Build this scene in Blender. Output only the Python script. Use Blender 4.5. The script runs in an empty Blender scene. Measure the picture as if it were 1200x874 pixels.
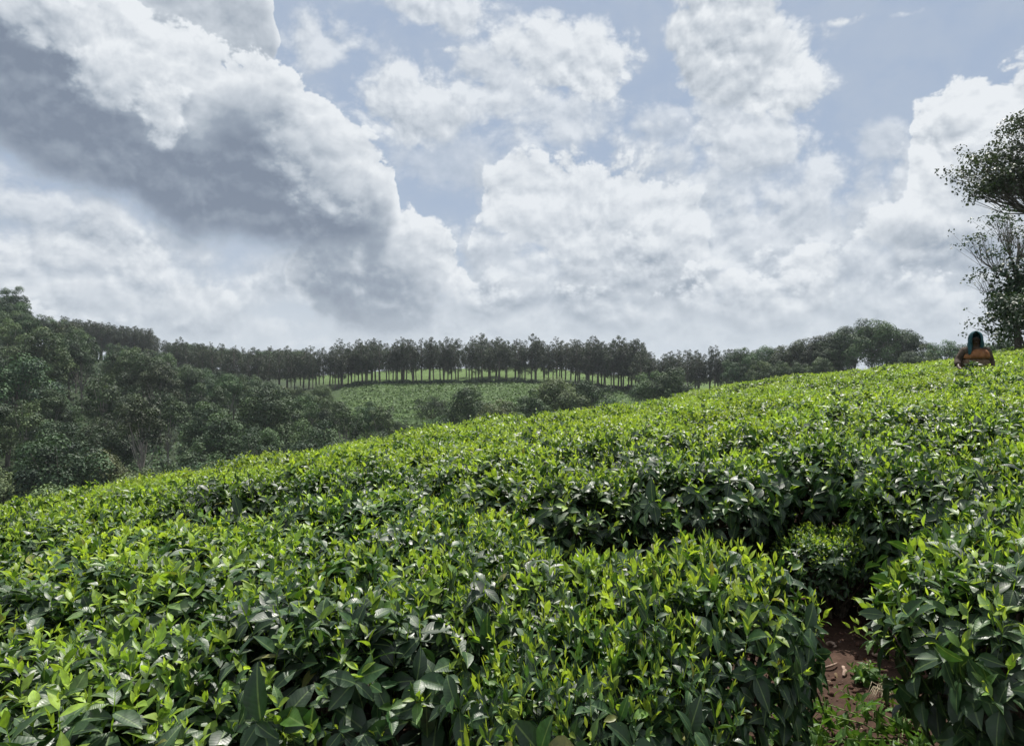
import bpy, math, random
import numpy as np
from mathutils import Vector, Matrix, Euler

R = math.radians
scene = bpy.context.scene
COL = scene.collection
rng = np.random.default_rng(7)
random.seed(7)
EYE = 1.6
FOC = 867.0            # focal length in pixels of the 1200 px wide photograph

# ------------------------------------------------------------------ helpers
def tag(o, label=None, cat=None, group=None, kind=None):
    if label: o['label'] = label
    if cat: o['category'] = cat
    if group: o['group'] = group
    if kind: o['kind'] = kind
    return o

def empty(name, loc, rz=0.0, tilt=(0, 0)):
    o = bpy.data.objects.new(name, None)
    o.empty_display_size = 0.2
    COL.objects.link(o)
    o.location = loc
    o.rotation_euler = (tilt[0], tilt[1], rz)
    return o

def mesh_np(name, verts, faces4=None, faces3=None, uv=None, smooth=True, attrs=None, mats=()):
    """numpy arrays -> mesh. uv is per vertex."""
    me = bpy.data.meshes.new(name)
    nv = len(verts)
    me.vertices.add(nv)
    me.vertices.foreach_set('co', np.asarray(verts, np.float32).ravel())
    loops = []; starts = []; tot = []
    off = 0
    if faces4 is not None and len(faces4):
        f = np.asarray(faces4, np.int32); loops.append(f.ravel())
        starts.append(off + 4*np.arange(len(f))); off += 4*len(f)
    if faces3 is not None and len(faces3):
        f = np.asarray(faces3, np.int32); loops.append(f.ravel())
        starts.append(off + 3*np.arange(len(f))); off += 3*len(f)
    loops = np.concatenate(loops); starts = np.concatenate(starts).astype(np.int32)
    me.loops.add(len(loops)); me.loops.foreach_set('vertex_index', loops)
    me.polygons.add(len(starts)); me.polygons.foreach_set('loop_start', starts)
    if smooth:
        me.polygons.foreach_set('use_smooth', np.ones(len(starts), bool))
    if uv is not None:
        l = me.uv_layers.new(name='UVMap')
        l.data.foreach_set('uv', np.asarray(uv, np.float32)[loops].ravel())
    if attrs:
        for k, a in attrs.items():
            at = me.attributes.new(k, 'FLOAT', 'POINT')
            at.data.foreach_set('value', np.asarray(a, np.float32))
    me.update(calc_edges=True)
    for m in mats: me.materials.append(m)
    return me

def link(name, me, parent=None, loc=None):
    o = bpy.data.objects.new(name, me)
    COL.objects.link(o)
    if parent is not None: o.parent = parent
    if loc is not None: o.location = loc
    return o

def nrm(a):
    return a / np.maximum(np.linalg.norm(a, axis=-1, keepdims=True), 1e-9)

# leaf templates: (stations, half widths)
T_HI = (np.array([0.0, .16, .38, .62, .84]), np.array([.05, .30, .50, .44, .20]))
T_LO = (np.array([0.0, .45]), np.array([.06, .5]))

def leaf_arrays(P, A, N, L, W, curl, fold, tmpl):
    st, hw = tmpl
    n = len(P); k = len(st)
    A = nrm(A); N = nrm(N - A*np.sum(A*N, 1, keepdims=True)); B = np.cross(A, N)
    V = np.zeros((n, 3*k+1, 3))
    uv = np.zeros((3*k+1, 2))
    for i in range(k):
        s = st[i]
        c = P + A*(L*(s - .25*np.abs(curl)*s*s))[:, None] - N*(L*curl*s*s)[:, None]
        for j, sd in enumerate((-1, 0, 1)):
            V[:, 3*i+j] = c + B*(W*hw[i]*sd)[:, None] + N*(W*hw[i]*fold*abs(sd))[:, None]
            uv[3*i+j] = (s, .5+.5*sd*hw[i]*2)
    V[:, 3*k] = P + A*(L*(1 - .25*np.abs(curl)))[:, None] - N*(L*curl*1.08)[:, None]
    uv[3*k] = (1, .5)
    q = []; t = []
    for i in range(k-1):
        for j in (0, 1):
            q.append((3*i+j, 3*i+j+1, 3*i+j+4, 3*i+j+3))
    m = 3*(k-1)
    t += [(m, m+1, 3*k), (m+1, m+2, 3*k)]
    return V, np.array(q), np.array(t), uv

def leaf_mesh(name, leaves, tmpl, mats):
    P, A, N, L, W, curl, fold, age = leaves
    V, q, t, uv = leaf_arrays(P, A, N, L, W, curl, fold, tmpl)
    n, m = V.shape[:2]
    base = (np.arange(n)*m)[:, None, None]
    Q = (q[None]+base).reshape(-1, 4); T = (t[None]+base).reshape(-1, 3)
    return mesh_np(name, V.reshape(-1, 3), Q, T, np.tile(uv, (n, 1)), True,
                   {'age': np.repeat(age, m), 'rnd': np.repeat(rng.random(n), m)}, mats)

def tube(path, radii, sides=6, cap=True):
    """verts, quads of a tapered tube along a path"""
    path = np.array(path, float); radii = np.array(radii, float)
    n = len(path)
    tan = np.gradient(path, axis=0); tan = nrm(tan)
    ref = np.array([0.31, 0.95, 0.05])
    V = []; Q = []
    for i in range(n):
        u = np.cross(tan[i], ref); u /= np.linalg.norm(u)+1e-9
        w = np.cross(tan[i], u)
        for s in range(sides):
            a = 2*math.pi*s/sides
            V.append(path[i] + (u*math.cos(a)+w*math.sin(a))*radii[i])
    for i in range(n-1):
        for s in range(sides):
            s2 = (s+1) % sides
            Q.append((i*sides+s, i*sides+s2, (i+1)*sides+s2, (i+1)*sides+s))
    V = V + [path[-1]+tan[-1]*radii[-1]]
    T = [((n-1)*sides+s, (n-1)*sides+(s+1) % sides, n*sides) for s in range(sides)]
    return np.array(V), Q, T

class Tubes:
    def __init__(s): s.V = []; s.Q = []; s.T = []; s.n = 0
    def add(s, path, radii, sides=6):
        v, q, t = tube(path, radii, sides)
        s.V.append(v); s.Q += [tuple(i+s.n for i in f) for f in q]; s.T += [tuple(i+s.n for i in f) for f in t]
        s.n += len(v)
    def mesh(s, name, mats):
        return mesh_np(name, np.concatenate(s.V), s.Q, s.T, None, True, None, mats)

# ------------------------------------------------------------------ materials
def new_mat(name):
    m = bpy.data.materials.new(name); m.use_nodes = True
    m.node_tree.nodes.clear()
    return m, m.node_tree.nodes, m.node_tree.links

def ramp(nd, stops):
    r = nd.new('ShaderNodeValToRGB')
    e = r.color_ramp.elements
    while len(e) < len(stops): e.new(0.5)
    for i, (p, c) in enumerate(stops):
        e[i].position = p; e[i].color = (*c, 1)
    return r

def leaf_mat(name, stops, tr=.35, rough=.35, spec=.5, veins=True, tint=(1.25, 1.25, .52), objvar=0.0, bump=.25, huevar=0.03):
    m, nd, lk = new_mat(name)
    out = nd.new('ShaderNodeOutputMaterial')
    at = nd.new('ShaderNodeAttribute'); at.attribute_name = 'age'
    rp = ramp(nd, stops); lk.new(at.outputs['Fac'], rp.inputs[0])
    rn = nd.new('ShaderNodeAttribute'); rn.attribute_name = 'rnd'
    hs = nd.new('ShaderNodeHueSaturation')
    mr = nd.new('ShaderNodeMapRange'); mr.inputs[3].default_value = .72; mr.inputs[4].default_value = 1.3
    lk.new(rn.outputs['Fac'], mr.inputs[0])
    val = mr.outputs[0]
    if objvar:
        oi = nd.new('ShaderNodeObjectInfo')
        m2 = nd.new('ShaderNodeMapRange'); m2.inputs[3].default_value = 1-objvar; m2.inputs[4].default_value = 1+objvar
        lk.new(oi.outputs['Random'], m2.inputs[0])
        mm = nd.new('ShaderNodeMath'); mm.operation = 'MULTIPLY'
        lk.new(mr.outputs[0], mm.inputs[0]); lk.new(m2.outputs[0], mm.inputs[1]); val = mm.outputs[0]
        # hue drift from tree to tree
        m3 = nd.new('ShaderNodeMath'); m3.operation = 'MULTIPLY'; m3.inputs[1].default_value = 7.31
        lk.new(oi.outputs['Random'], m3.inputs[0])
        m4 = nd.new('ShaderNodeMath'); m4.operation = 'FRACT'; lk.new(m3.outputs[0], m4.inputs[0])
        m5 = nd.new('ShaderNodeMapRange'); m5.inputs[3].default_value = .5-huevar; m5.inputs[4].default_value = .5+huevar
        lk.new(m4.outputs[0], m5.inputs[0]); lk.new(m5.outputs[0], hs.inputs['Hue'])
    lk.new(val, hs.inputs['Value'])
    if veins:
        og = nd.new('ShaderNodeMapRange'); og.inputs[1].default_value = .988; og.inputs[2].default_value = .994; lk.new(rn.outputs['Fac'], og.inputs[0])
        om = nd.new('ShaderNodeMix'); om.data_type = 'RGBA'; lk.new(og.outputs[0], om.inputs[0]); lk.new(rp.outputs[0], om.inputs[6])
        om.inputs[7].default_value = (.15, .15, .04, 1); lk.new(om.outputs[2], hs.inputs['Color'])
    else:
        lk.new(rp.outputs[0], hs.inputs['Color'])
    pb = nd.new('ShaderNodeBsdfPrincipled')
    pb.inputs['Roughness'].default_value = rough
    pb.inputs['Specular IOR Level'].default_value = spec
    col = hs.outputs[0]
    if veins:
        uv = nd.new('ShaderNodeUVMap'); sp = nd.new('ShaderNodeSeparateXYZ'); lk.new(uv.outputs[0], sp.inputs[0])
        a = nd.new('ShaderNodeMath'); a.operation = 'SUBTRACT'; lk.new(sp.outputs[1], a.inputs[0]); a.inputs[1].default_value = .5
        b = nd.new('ShaderNodeMath'); b.operation = 'ABSOLUTE'; lk.new(a.outputs[0], b.inputs[0])
        c = nd.new('ShaderNodeMath'); c.operation = 'MULTIPLY_ADD'; lk.new(b.outputs[0], c.inputs[0]); c.inputs[1].default_value = -.35; lk.new(sp.outputs[0], c.inputs[2])
        d = nd.new('ShaderNodeMath'); d.operation = 'MULTIPLY'; lk.new(c.outputs[0], d.inputs[0]); d.inputs[1].default_value = 34
        e = nd.new('ShaderNodeMath'); e.operation = 'SINE'; lk.new(d.outputs[0], e.inputs[0])
        ab = nd.new('ShaderNodeMath'); ab.operation = 'ABSOLUTE'; lk.new(e.outputs[0], ab.inputs[0])
        rib = nd.new('ShaderNodeMapRange'); rib.inputs[1].default_value = 0; rib.inputs[2].default_value = .07
        rib.inputs[3].default_value = -1.2; rib.inputs[4].default_value = 0; lk.new(b.outputs[0], rib.inputs[0])
        ad = nd.new('ShaderNodeMath'); ad.operation = 'ADD'; lk.new(ab.outputs[0], ad.inputs[0]); lk.new(rib.outputs[0], ad.inputs[1])
        bp = nd.new('ShaderNodeBump'); bp.inputs['Strength'].default_value = bump; bp.inputs['Distance'].default_value = .0025
        lk.new(ad.outputs[0], bp.inputs['Height']); lk.new(bp.outputs[0], pb.inputs['Normal'])
        # paler midrib
        mk = nd.new('ShaderNodeMapRange'); mk.inputs[1].default_value = .015; mk.inputs[2].default_value = .05
        mk.inputs[3].default_value = .45; mk.inputs[4].default_value = 0; lk.new(b.outputs[0], mk.inputs[0])
        mx = nd.new('ShaderNodeMix'); mx.data_type = 'RGBA'; lk.new(mk.outputs[0], mx.inputs[0]); lk.new(col, mx.inputs[6])
        mx.inputs[7].default_value = (.25, .36, .12, 1); col = mx.outputs[2]
    if veins:
        # blemishes and dust: uneven tone inside each leaf
        tcb = nd.new('ShaderNodeTexCoord'); nb = nd.new('ShaderNodeTexNoise'); nb.inputs['Scale'].default_value = 55; nb.inputs['Detail'].default_value = 3
        lk.new(tcb.outputs['Object'], nb.inputs['Vector'])
        vb = nd.new('ShaderNodeMapRange'); vb.inputs[1].default_value = .3; vb.inputs[2].default_value = .7; vb.inputs[3].default_value = .68; vb.inputs[4].default_value = 1.25
        lk.new(nb.outputs[0], vb.inputs[0])
        hb = nd.new('ShaderNodeHueSaturation'); lk.new(vb.outputs[0], hb.inputs['Value']); lk.new(col, hb.inputs['Color']); col = hb.outputs[0]
        rb = nd.new('ShaderNodeMapRange'); rb.inputs[1].default_value = .3; rb.inputs[2].default_value = .7; rb.inputs[3].default_value = rough-.1; rb.inputs[4].default_value = rough+.16
        lk.new(nb.outputs[0], rb.inputs[0]); lk.new(rb.outputs[0], pb.inputs['Roughness'])
    lk.new(col, pb.inputs['Base Color'])
    if tr > 0:
        tb = nd.new('ShaderNodeBsdfTranslucent')
        ml = nd.new('ShaderNodeMix'); ml.data_type = 'RGBA'; ml.blend_type = 'MULTIPLY'; ml.inputs[0].default_value = 1
        lk.new(col, ml.inputs[6]); ml.inputs[7].default_value = (*tint, 1)
        lk.new(ml.outputs[2], tb.inputs[0])
        ms = nd.new('ShaderNodeMixShader'); ms.inputs[0].default_value = tr
        lk.new(pb.outputs[0], ms.inputs[1]); lk.new(tb.outputs[0], ms.inputs[2]); lk.new(ms.outputs[0], out.inputs[0])
    else:
        lk.new(pb.outputs[0], out.inputs[0])
    return m

def noise_mat(name, c1, c2, scale=6, rough=.85, bump=.4, detail=6, dist=.02, stretch=(1, 1, 1)):
    m, nd, lk = new_mat(name)
    out = nd.new('ShaderNodeOutputMaterial'); pb = nd.new('ShaderNodeBsdfPrincipled')
    pb.inputs['Roughness'].default_value = rough; pb.inputs['Specular IOR Level'].default_value = .25
    tc = nd.new('ShaderNodeTexCoord'); mp = nd.new('ShaderNodeMapping'); mp.inputs['Scale'].default_value = stretch
    lk.new(tc.outputs['Object'], mp.inputs[0])
    nz = nd.new('ShaderNodeTexNoise'); nz.inputs['Scale'].default_value = scale; nz.inputs['Detail'].default_value = detail
    lk.new(mp.outputs[0], nz.inputs['Vector'])
    rp = ramp(nd, [(.32, c1), (.68, c2)]); lk.new(nz.outputs[0], rp.inputs[0]); lk.new(rp.outputs[0], pb.inputs['Base Color'])
    bp = nd.new('ShaderNodeBump'); bp.inputs['Strength'].default_value = bump; bp.inputs['Distance'].default_value = dist
    lk.new(nz.outputs[0], bp.inputs['Height']); lk.new(bp.outputs[0], pb.inputs['Normal'])
    lk.new(pb.outputs[0], out.inputs[0])
    return m

M = {}
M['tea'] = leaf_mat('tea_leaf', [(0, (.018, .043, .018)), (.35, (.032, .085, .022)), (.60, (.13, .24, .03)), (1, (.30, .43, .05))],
                    tr=.26, rough=.44, spec=.6, bump=.10, objvar=.16, huevar=.008)
M['shoot'] = leaf_mat('tea_shoot', [(0, (.12, .225, .03)), (.5, (.21, .345, .042)), (1, (.37, .49, .075))], tr=.42, rough=.42, spec=.45, bump=.07, objvar=.12, huevar=.008)
M['stem'] = noise_mat('tea_wood', (.045, .035, .028), (.16, .13, .10), 30, .85, .6)
M['bark'] = noise_mat('tree_bark', (.05, .042, .036), (.20, .18, .155), 3, .9, .6, stretch=(1, 1, .25))
M['pale_bark'] = noise_mat('pale_bark', (.12, .11, .10), (.34, .32, .29), 2, .85, .4, stretch=(1, 1, .25))
M['forest'] = leaf_mat('forest_leaf', [(0, (.012, .032, .018)), (1, (.088, .150, .055))], tr=.10, rough=.6, spec=.25, veins=False, objvar=.45)
M['pale_forest'] = leaf_mat('pale_forest_leaf', [(0, (.04, .07, .03)), (1, (.155, .195, .075))], tr=.10, rough=.6, spec=.25, veins=False, objvar=.25)
M['slope'] = leaf_mat('slope_tea_leaf', [(0, (.055, .10, .030)), (1, (.12, .20, .055))], tr=.12, rough=.6, spec=.2, veins=False)
M['plantation'] = leaf_mat('plantation_leaf', [(0, (.016, .030, .020)), (1, (.056, .082, .046))], tr=.2, rough=.55, spec=.3, veins=False, objvar=.2, huevar=.012)
M['bigtree'] = leaf_mat('big_tree_leaf', [(0, (.022, .045, .024)), (1, (.065, .105, .045))], tr=.2, rough=.45, spec=.4, veins=False, objvar=.1)
M['weed'] = leaf_mat('weed_leaf', [(0, (.06, .14, .03)), (1, (.17, .31, .05))], tr=.35, rough=.4, veins=True)
M['dry'] = leaf_mat('dry_leaf', [(0, (.10, .055, .03)), (.6, (.24, .15, .09)), (1, (.45, .36, .26))], tr=.1, rough=.7, spec=.2, veins=True, tint=(1, .8, .5))
M['straw'] = noise_mat('straw', (.35, .29, .19), (.55, .48, .35), 60, .8, .2)

# ------------------------------------------------------------------ terrain
def smooth(a, b, x):
    t = np.clip((x-a)/(b-a), 0, 1); return t*t*(3-2*t)

SURF0 = -.80
def tea_surface(x, y):
    """height of the plucking table (relative to the eye) """
    x = np.asarray(x, float); y = np.asarray(y, float)
    yy = np.maximum(y, -1.5)
    b = .00444 - .00264*smooth(1.0, 6.7, x) + .00332*smooth(-1, -6, x)
    a = .0520 - .0235*smooth(.5, 5.7, x)
    xr = np.where(x > 18, 18+(x-18)*.5, x)
    z = -.822 + .1065*xr - .00212*xr*xr*np.exp(-(xr/9)**2) + a*yy - b*yy*yy
    z = z + .08*np.exp(-((x-2.9)/1.3)**2-((y-12.5)/2.5)**2) - .12*np.exp(-((x-5.2)/1.2)**2-((y-18)/5)**2)
    z = z + .03*np.sin(x*1.1+y*.6+.5) * smooth(3, 7, y)
    return z

US = np.array([-500, -200, 0, 150, 300, 450, 600, 750, 900, 1050, 1300, 1700.])
DS = np.array([0, 30, 60, 85, 130, 180, 230, 290, 400, 700.])
TB = np.array([
    #-500 -200  0   150  300  450  600  750  900  1050 1300 1700
    [-12, -10, -8,  -6,  -5,  -4,  -3,  -2,  -1,   0,   1,   1],
    [-14, -14, -12, -11, -10,  -8,  -6,  -4,  -2,  -.5, 1.5,  2],
    [-24, -25, -25, -25, -24, -21, -18, -14, -9,  -5,  -2,   0],
    [-18, -20, -22, -23, -24, -22, -19, -16, -12, -7,  -3,   0],
    [ -4,  -8, -14, -17, -19, -18, -14.5,-14,-10, -6,  -3,  -1],
    [  8,   6,  0,  -7, -13,  -8.5,-7.2,-9.5,-6,  -1.5,-1,   0],
    [ 16,  14, 11,   0,  -6,  -3.2,-2.8,-5,  -6,  -5,  -3,  -2],
    [ 16,  14, 11,   4,  -3,  1.0, 2.6, -1,  -3,  -4,  -4,  -4],
    [ 10,  9,  7,   4,   1,  -4,  -4,  -6,  -6,  -6,  -6,  -6],
    [  0,  0,  0,  -5,  -8, -10, -10, -10, -10, -10, -10, -10]], float)

AZS = np.arctan((US-600)/FOC)
def far_height(x, y):
    az = np.arctan2(x, y)
    D = np.hypot(x, y)*np.cos(np.clip(np.abs(az), 0, .72))
    azc = np.clip(az, AZS[0], AZS[-1])
    ia = np.interp(azc, AZS, np.arange(len(AZS))); idd = np.interp(np.clip(D, 0, 700), DS, np.arange(len(DS)))
    i0 = np.clip(ia.astype(int), 0, len(AZS)-2); j0 = np.clip(idd.astype(int), 0, len(DS)-2)
    fa = ia-i0; fd = idd-j0
    fa = fa*fa*(3-2*fa)*.5+fa*.5; fd = fd*fd*(3-2*fd)*.5+fd*.5
    z = (TB[j0, i0]*(1-fa)*(1-fd)+TB[j0, i0+1]*fa*(1-fd)+TB[j0+1, i0]*(1-fa)*fd+TB[j0+1, i0+1]*fa*fd)
    return z

BH = .74   # bush height
def ground_z(x, y):
    x = np.asarray(x, float); y = np.asarray(y, float)
    r = np.hypot(x, y)
    w = smooth(24, 46, r)
    zt = tea_surface(x, y) - BH
    zt = np.maximum(zt, -30)
    return EYE + zt*(1-w) + far_height(x, y)*w

def at(u, D):
    """world x of photo column u at depth D"""
    return (u-600)/FOC*D

# near paths between the bushes (soil seen between them)
LANE = [(1.05, 1.8), (1.15, 2.4), (1.3, 3.0), (1.5, 3.7), (1.5, 4.2)]
LANE2 = [(.35, 3.0), (1.35, 3.05)]

def build_ground():
    def axis(n, lo, hi, k):
        s = np.linspace(-1, 1, n); v = np.sinh(k*s)/math.sinh(k)
        return np.where(v < 0, -v*lo, v*hi)
    xs = axis(420, -1500, 1500, 7.2)
    ys = axis(460, -1500, 1500, 7.2) + 2.5
    X, Y = np.meshgrid(xs, ys)
    Z = ground_z(X, Y)
    cell = np.maximum(np.gradient(X, axis=1), np.gradient(Y, axis=0))
    fade = np.clip(1-cell/.3, 0, 1)
    # clods and hollows
    Z += fade*(.012*np.sin(X*9+np.sin(Y*7)*2)*np.cos(Y*11+X*3) + .007*np.sin(X*31+Y*17)*np.sin(Y*37-X*13)+rng.normal(0, .004, X.shape))
    Z += np.clip(cell/4, 0, .8)*.5*(np.sin(X*.13)*np.cos(Y*.11))*smooth(60, 120, np.hypot(X, Y))
    V = np.stack([X, Y, Z], -1).reshape(-1, 3)
    ny, nx = X.shape
    idx = np.arange(ny*nx).reshape(ny, nx)
    Q = np.stack([idx[:-1, :-1], idx[:-1, 1:], idx[1:, 1:], idx[1:, :-1]], -1).reshape(-1, 4)
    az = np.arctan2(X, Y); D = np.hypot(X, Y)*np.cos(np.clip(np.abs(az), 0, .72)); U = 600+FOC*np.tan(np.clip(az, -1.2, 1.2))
    # open green slope around the plantation
    field = smooth(330, 420, U+25*np.sin(D*.05))*smooth(132, 150, D)*(1-smooth(320, 340, D))
    near = 1-smooth(22, 34, np.hypot(X, Y))
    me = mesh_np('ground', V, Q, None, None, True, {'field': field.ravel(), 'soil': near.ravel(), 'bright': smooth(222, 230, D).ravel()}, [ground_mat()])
    o = link('ground', me); tag(o, kind='structure')

def ground_mat():
    m, nd, lk = new_mat('ground_material')
    out = nd.new('ShaderNodeOutputMaterial'); pb = nd.new('ShaderNodeBsdfPrincipled')
    pb.inputs['Roughness'].default_value = .92; pb.inputs['Specular IOR Level'].default_value = .2
    tc = nd.new('ShaderNodeTexCoord')
    def nz(sc, det=6, ro=.6, st=(1, 1, 1)):
        mp = nd.new('ShaderNodeMapping'); mp.inputs['Scale'].default_value = st; lk.new(tc.outputs['Object'], mp.inputs[0])
        n = nd.new('ShaderNodeTexNoise'); n.inputs['Scale'].default_value = sc; n.inputs['Detail'].default_value = det
        n.inputs['Roughness'].default_value = ro; lk.new(mp.outputs[0], n.inputs['Vector']); return n
    n1 = nz(14, 8, .7); soil = ramp(nd, [(.3, (.030, .017, .011)), (.55, (.062, .035, .024)), (.80, (.12, .074, .053))]); lk.new(n1.outputs[0], soil.inputs[0])
    n2 = nz(.5, 8, .8, (.6, 1.0, 1)); grass = ramp(nd, [(.38, (.032, .062, .020)), (.5, (.055, .098, .028)), (.62, (.095, .150, .04))]); lk.new(n2.outputs[0], grass.inputs[0])
    g2 = ramp(nd, [(.38, (.060, .105, .028)), (.62, (.12, .185, .048))]); lk.new(n2.outputs[0], g2.inputs[0])
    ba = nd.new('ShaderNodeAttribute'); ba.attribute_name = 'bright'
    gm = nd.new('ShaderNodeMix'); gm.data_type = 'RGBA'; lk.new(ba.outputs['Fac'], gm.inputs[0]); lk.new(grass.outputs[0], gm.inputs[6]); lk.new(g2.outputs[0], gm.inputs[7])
    n3 = nz(.2, 6); fl = ramp(nd, [(.3, (.014, .024, .012)), (.7, (.035, .055, .022))]); lk.new(n3.outputs[0], fl.inputs[0])
    fa = nd.new('ShaderNodeAttribute'); fa.attribute_name = 'field'; sa = nd.new('ShaderNodeAttribute'); sa.attribute_name = 'soil'
    a = nd.new('ShaderNodeMix'); a.data_type = 'RGBA'; lk.new(fa.outputs['Fac'], a.inputs[0]); lk.new(fl.outputs[0], a.inputs[6]); lk.new(gm.outputs[2], a.inputs[7])
    b = nd.new('ShaderNodeMix'); b.data_type = 'RGBA'; lk.new(sa.outputs['Fac'], b.inputs[0]); lk.new(a.outputs[2], b.inputs[6]); lk.new(soil.outputs[0], b.inputs[7])
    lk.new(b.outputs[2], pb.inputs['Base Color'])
    bp = nd.new('ShaderNodeBump'); bp.inputs['Strength'].default_value = .7; bp.inputs['Distance'].default_value = .012
    lk.new(n1.outputs[0], bp.inputs['Height'])
    bp2 = nd.new('ShaderNodeBump'); bp2.inputs['Strength'].default_value = .8; bp2.inputs['Distance'].default_value = .8
    ms = nd.new('ShaderNodeMath'); ms.operation = 'MULTIPLY'; lk.new(fa.outputs['Fac'], ms.inputs[0]); lk.new(n2.outputs[0], ms.inputs[1])
    lk.new(ms.outputs[0], bp2.inputs['Height']); lk.new(bp.outputs[0], bp2.inputs['Normal'])
    lk.new(bp2.outputs[0], pb.inputs['Normal'])
    lk.new(pb.outputs[0], out.inputs[0])
    return m

build_ground()

# ------------------------------------------------------------------ tea bushes
def perp_frame(a):
    ref = np.tile(np.array([0.0, 0.0, 1.0]), (len(a), 1))
    ref[np.abs(a[:, 2]) > .95] = (1.0, 0, 0)
    u = nrm(np.cross(a, ref)); w = np.cross(a, u)
    return u, w

def twigs(P, A, K, kind, jitter=.25, scale=1.0, flush=.75):
    """spiral leaves round each twig; kind 'top' carries a flush, 'side' only grown leaves"""
    n = len(P); u, w = perp_frame(A)
    ph0 = rng.random(n)*6.283
    out = []
    step = .017*scale
    big = rng.uniform(.70, 1.3, n)*scale
    vig = np.clip(rng.normal(flush, .28, n), .12, 1.05)
    for k in range(K):
        f = k/(K-1)
        phi = ph0 + k*2.4 + rng.normal(0, .25, n)
        rad = u*np.cos(phi)[:, None] + w*np.sin(phi)[:, None]
        if kind == 'top':
            ang = np.radians(np.interp(f, [0, .5, 1], [88, 68, 34]) + rng.normal(0, 15, n))
            L = np.interp(f, [0, .35, .7, 1], [.098, .086, .058, .037])*big*rng.uniform(.8, 1.15, n)
            age = np.interp(f, [0, .4, .7, 1], [.08, .3, .72, 1.0])*vig + rng.normal(0, .07, n)
            curl = np.interp(f, [0, 1], [.30, .10]) + rng.normal(0, .13, n)
            wr = np.interp(f, [0, 1], [.50, .40])
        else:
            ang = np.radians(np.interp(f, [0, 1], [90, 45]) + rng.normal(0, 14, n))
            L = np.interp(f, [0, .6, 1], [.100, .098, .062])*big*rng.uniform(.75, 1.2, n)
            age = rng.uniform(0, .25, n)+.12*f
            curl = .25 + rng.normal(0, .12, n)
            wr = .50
        d = A*np.cos(ang)[:, None] + rad*np.sin(ang)[:, None] + rng.normal(0, jitter*.4, (n, 3))
        if kind == 'side': d = d + np.array([0, 0, -.45])
        d = nrm(d)
        N = A + np.array([0, 0, .5 if kind == 'side' else .2]) + rng.normal(0, .25, (n, 3)); N = N - d*np.sum(N*d, 1, keepdims=True); N = nrm(N)
        Pk = P + A*(k*step*big[:, None]/scale if False else k*step)
        out.append((Pk, d, N, L, L*wr*rng.uniform(.85, 1.15, n), curl, rng.uniform(.1, .55, n), np.clip(age, 0, 1)))
    return out

def cat(lst):
    return tuple(np.concatenate([l[i] for l in lst]) for i in range(8))

def select(l, mask):
    return tuple(a[mask] for a in l)

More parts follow.
